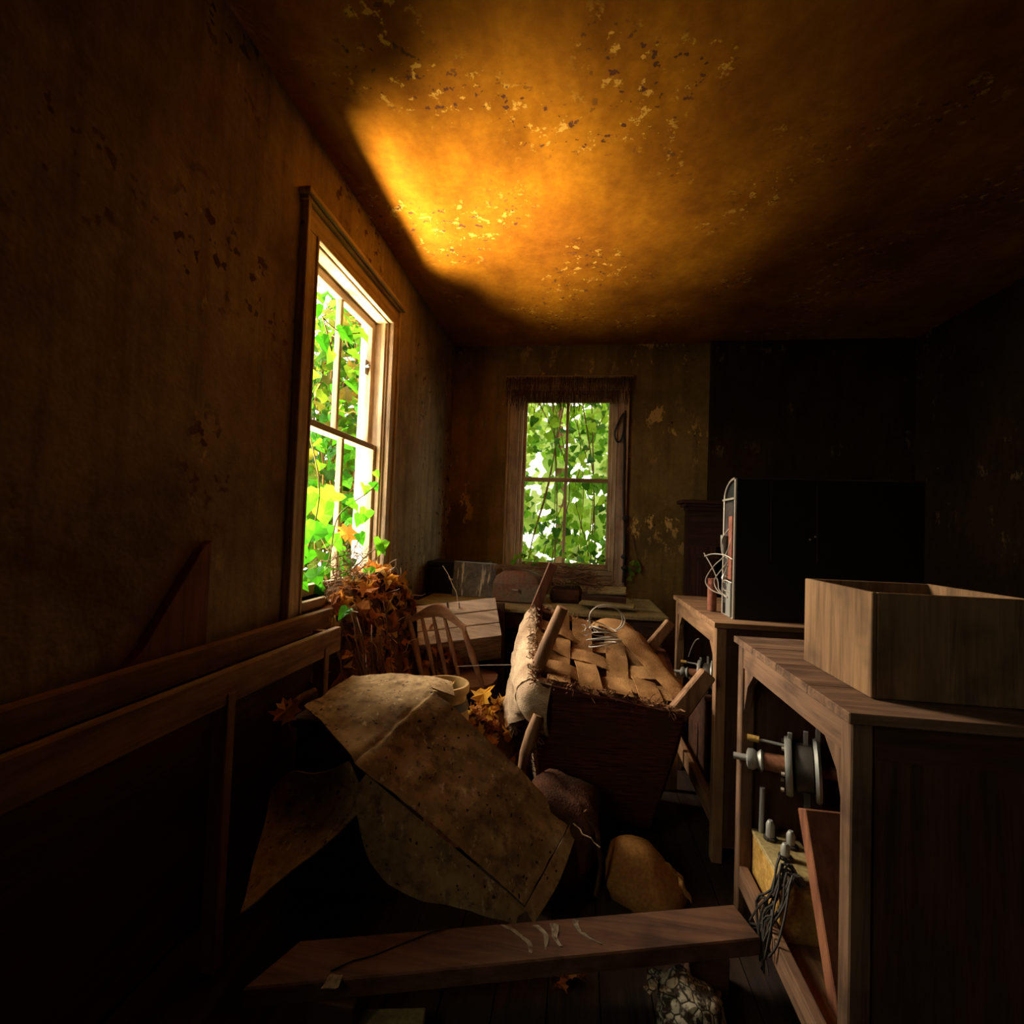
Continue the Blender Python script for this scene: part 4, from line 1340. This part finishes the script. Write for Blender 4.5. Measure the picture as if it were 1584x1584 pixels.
# ------------------------------------------------------------------ ivy growing in through the left window
iv = thing('ivy_vine', 'bright green ivy vine growing in through the broken left window', 'ivy', (-1.25, 2.4, .95))
inside = [(-1.1, 2.644, 1.204, .11), (-1.09, 2.60, 1.18, .075), (-1.18, 2.574, 1.51, .085), (-1.17, 2.662, 1.537, .07), (-1.15, 2.548, 1.372, .10), (-1.16, 2.49, 1.345, .085), (-1.2, 2.43, 1.41, .09),
          (-1.15, 2.465, 1.24, .08), (-1.18, 2.236, 2.256, .095), (-1.17, 2.402, 2.329, .10), (-1.2, 2.078, 2.154, .085), (-1.2, 2.189, 2.135, .09), (-1.22, 2.061, 2.299, .08), (-1.17, 2.33, 2.19, .085), (-1.2, 2.27, 2.28, .075),
          (-1.08, 2.716, .985, .07), (-1.14, 2.579, 1.044, .085), (-1.13, 2.62, 1.03, .07), (-1.22, 2.185, 1.271, .12), (-1.22, 2.109, 1.165, .11), (-1.24, 2.363, 1.455, .13), (-1.22, 2.145, 1.073, .10), (-1.25, 2.25, 1.38, .12),
          (-1.25, 2.20, 1.46, .12), (-1.26, 2.30, 1.28, .11), (-1.24, 2.10, 1.30, .11), (-1.23, 2.33, 1.22, .09), (-1.25, 2.05, 1.05, .10), (-1.24, 2.20, .99, .09), (-1.22, 2.42, 1.17, .085), (-1.20, 2.48, 1.10, .08), (-1.22, 2.30, 1.08, .09),
          (-1.18, 2.70, 1.60, .055), (-1.24, 2.12, 1.42, .11), (-1.16, 2.40, 1.02, .07), (-1.27, 2.10, 2.38, .09), (-1.28, 2.2, 2.42, .085), (-1.26, 2.15, 2.02, .075)]
for k, (x, y, z, s) in enumerate(inside):
    nv = V((.55, -.65, .25)) + jit(.45)
    put_leaf(LM['ivy'][k % 2], 'leaf', (x, y, z), s * .95, nv, math.pi + random.uniform(-.9, .9), iv)
for pts in ([(-1.30, 2.30, .96), (-1.22, 2.28, 1.10), (-1.21, 2.32, 1.30), (-1.20, 2.42, 1.38), (-1.16, 2.55, 1.46), (-1.16, 2.70, 1.53)],
            [(-1.28, 2.40, .96), (-1.17, 2.45, 1.05), (-1.14, 2.55, 1.12), (-1.09, 2.64, 1.18)],
            [(-1.30, 2.12, .96), (-1.23, 2.12, 1.2), (-1.24, 2.2, 1.45), (-1.29, 2.18, 1.70)],
            [(-1.33, 2.10, 2.42), (-1.22, 2.12, 2.26), (-1.19, 2.25, 2.24), (-1.17, 2.40, 2.30)],
            [(-1.22, 2.12, 2.26), (-1.2, 2.18, 2.12)], [(-1.18, 2.50, .96), (-1.12, 2.60, 1.0), (-1.08, 2.71, .97)]):
    MB().tube(smooth_path(pts), .0035, 6).build('stem', 'greentwig', iv, smooth=True)
tag(put_leaf(LM['dry'][2], 'fallen_leaf', (-1.17, 2.42, 1.26), .09, (.6, -.6, .3), 2.2), 'orange dry leaf caught among the green ivy in the left window', 'leaf')
# dead twigs bunched at the centre of the sill
b = MB()
for i in range(170):
    a = V((random.gauss(-1.20, .035), random.gauss(2.42, .12), random.uniform(.94, 1.16)))
    bq = a + V((random.gauss(.02, .04), random.gauss(0, .06), random.gauss(0, .05)))
    b.tube(wander(a, bq, 3, .012), random.uniform(.0012, .003), 4, False)
tag(b.build('dead_ivy_tangle', 'twig'), 'brown tangle of dead ivy stems on the left window sill', 'twigs', kind='stuff')

# ------------------------------------------------------------------ outdoors, left: ivy-covered tree and hedge beyond the window
gp = struct(MB().box(-14, 9, YB + T + .02, 14, -.35, -.25).box(-14, XL - T - .02, -9, YB + T + .02, -.35, -.25).build('ground', 'soil'))


def foliage(name, label, category, base, sampler, n_parts, n_mass, sizes, lm, mass_mat, facing, stems, stem_mat='twig'):
    root = thing(name, label, category, base)
    pts = [sampler() for _ in range(n_parts + n_mass)]
    pts.sort(key=lambda p: (p - CAM).length)
    for i, p_ in enumerate(pts[:n_parts]):
        put_leaf(LM[lm][i % 2], 'leaf', p_, random.uniform(*sizes), V(facing) + jit(.8), math.pi + random.uniform(-1, 1), root)
    b = MB()
    for p_ in pts[n_parts:]:
        leaf_mass(b, LM[lm][0], p_, random.uniform(*sizes) * 1.05, V(facing) + jit(1.0), random.uniform(0, 6.3))
    o = b.build('foliage', mass_mat, root, kind='stuff')
    for pp, r in stems:
        MB().tube(smooth_path(pp, 4), r, 6).build('stem', stem_mat, root, smooth=True)
    return root


def s_left():
    while True:
        t = random.random()
        y = random.uniform(3.55, 5.2)
        # a hedge running away from the house corner
        x = random.uniform(-.74 * y, -.36 * y)
        z = random.uniform(.35, 3.7)
        if z > 2.95 and x < -.56 * y:
            continue
        return V((x, y, z))


stems = []
for k in range(26):
    x, y = random.uniform(-2.9, -1.9), random.uniform(3.9, 4.7)
    stems.append(([(x, y, -.25), (x + random.uniform(-.2, .2), y, .9), (x + random.uniform(-.3, .3), y, 1.9), (x + random.uniform(-.4, .4), y, 3.2)], random.uniform(.004, .012)))
foliage('ivy_hedge', 'bright ivy hedge growing outside the left window', 'hedge', (-2.1, 4.2, -.25), s_left, 300, 4200, (.07, .13), 'ivy', 'ivy_stuff', (.35, -.7, .25), stems)


b = MB()
for i in range(420):
    y = random.uniform(3.6, 4.7)
    a = V((random.uniform(-.70 * y, -.40 * y), y, random.uniform(.4, 3.2)))
    bq = a + V((random.gauss(0, .10), random.gauss(0, .1), random.gauss(.0, .22)))
    b.tube(wander(a, bq, 3, .03), random.uniform(.003, .008), 4, False)
tag(b.build('hedge_twigs', 'hedgetwig'), 'yellow brown dead twigs tangled in the hedge outside the left window', 'twigs', kind='stuff')


def s_far():
    return V((random.uniform(-2.6, 2.0), random.uniform(7.5, 9.0), random.uniform(-.2, 4.6)))


foliage('garden_tree', 'pale yellow green tree far behind the ivy at the end window', 'tree', (-.3, 8.2, -.25), s_far, 60, 620, (.22, .42), 'ivyp', 'ivy_pale_stuff', (0, -.8, .25), [([(-.3, 8.2, -.25), (-.25, 8.2, 1.5), (-.4, 8.3, 3.4)], .09)])


def s_back():
    while True:
        x, y, z = random.uniform(-1.1, .85), random.uniform(4.78, 5.8), random.uniform(.5, 3.2)
        g = mnoise.noise(V((x * 2.4, 3.3, z * 2.4)))
        if g > .28 and random.random() < .8:
            continue
        return V((x, y, z))


stems = []
for k in range(14):
    x, y = random.uniform(-.7, .5), random.uniform(4.76, 5.2)
    stems.append(([(x, y, -.25), (x + random.uniform(-.1, .1), y, .9), (x + random.uniform(-.25, .25), y, 1.8), (x + random.uniform(-.3, .3), y, 2.8)], random.uniform(.003, .008)))
foliage('ivy_curtain', 'dense ivy curtain hanging outside the end window', 'ivy', (-.1, 5.1, -.25), s_back, 300, 1350, (.06, .12), 'ivyd', 'ivy_dark_stuff', (0, -.8, .25), stems)

# ivy twigs and creeping stems around the end window
dv = thing('dead_creeper', 'dark dead creeper stem running down the right casing of the end window', 'creeper', (.42, 4.40, .85))
MB().tube(smooth_path([(.385, 4.395, 2.36), (.40, 4.395, 2.0), (.405, 4.395, 1.6), (.425, 4.395, 1.2), (.42, 4.395, .85)]), .010, 7).build('stem', 'darkwire', dv, smooth=True)
MB().tube(smooth_path([(.385, 4.395, 2.36), (.35, 4.39, 2.30), (.31, 4.39, 2.18), (.335, 4.39, 2.10), (.375, 4.39, 2.14), (.40, 4.39, 2.38)]), .008, 6).build('loop', 'darkwire', dv, smooth=True)
for z in (1.08, 1.42, .98):
    blob('knot', 'darkwire', (.422, 4.385, z), (.028, .015, .022), 2, 0, .05, 12, dv, 20)
for k in range(7):
    z = random.uniform(1.0, 1.35)
    MB().tube(smooth_path(wander((.43, 4.41, z), (.53 + random.uniform(0, .08), 4.42, z - random.uniform(.1, .4)), 4, .02), 3), .0022, 4).build('side_shoot', 'twig', dv)
for k in range(7):
    put_leaf(LM['ivyd'][0], 'leaf', (random.uniform(.40, .56), 4.405, random.uniform(.88, 1.1)), .05, V((0, -1, .2)) + jit(.4), random.uniform(0, 6), dv)
b = MB()
for i in range(700):
    x = random.uniform(-.68, .45)
    l = random.uniform(.03, .16) * (1.5 - abs(x + .25))
    z = 2.685 if random.random() < .5 else 2.56
    y = 4.40 - random.uniform(0, .04)
    b.tube([(x, y, z), (x + random.uniform(-.01, .01), y, z - l * .6), (x + random.uniform(-.015, .015), y, z - l)], random.uniform(.001, .0032), 3, False)
tag(b.build('hanging_cobwebs', 'web_thread'), 'dusty brown cobweb strands hanging from the head of the end window', 'cobwebs', kind='stuff')
sl = thing('sill_ivy', 'small ivy plant creeping over the sill of the end window', 'ivy', (-.3, 4.40, .95))
for k in range(26):
    put_leaf(LM['ivyd'][k % 2], 'leaf', (random.uniform(-.58, .28), random.uniform(4.28, 4.42), .96 + random.uniform(0, .12)), random.uniform(.04, .065), V((0, -.8, .5)) + jit(.5), random.uniform(0, 6), sl)
for k in range(6):
    x = random.uniform(-.5, .2)
    MB().tube(smooth_path(wander((x, 4.44, .96), (x + random.uniform(-.2, .2), 4.36, .97 + random.uniform(0, .05)), 3, .02), 3), .0025, 5).build('stem', 'greentwig', sl)
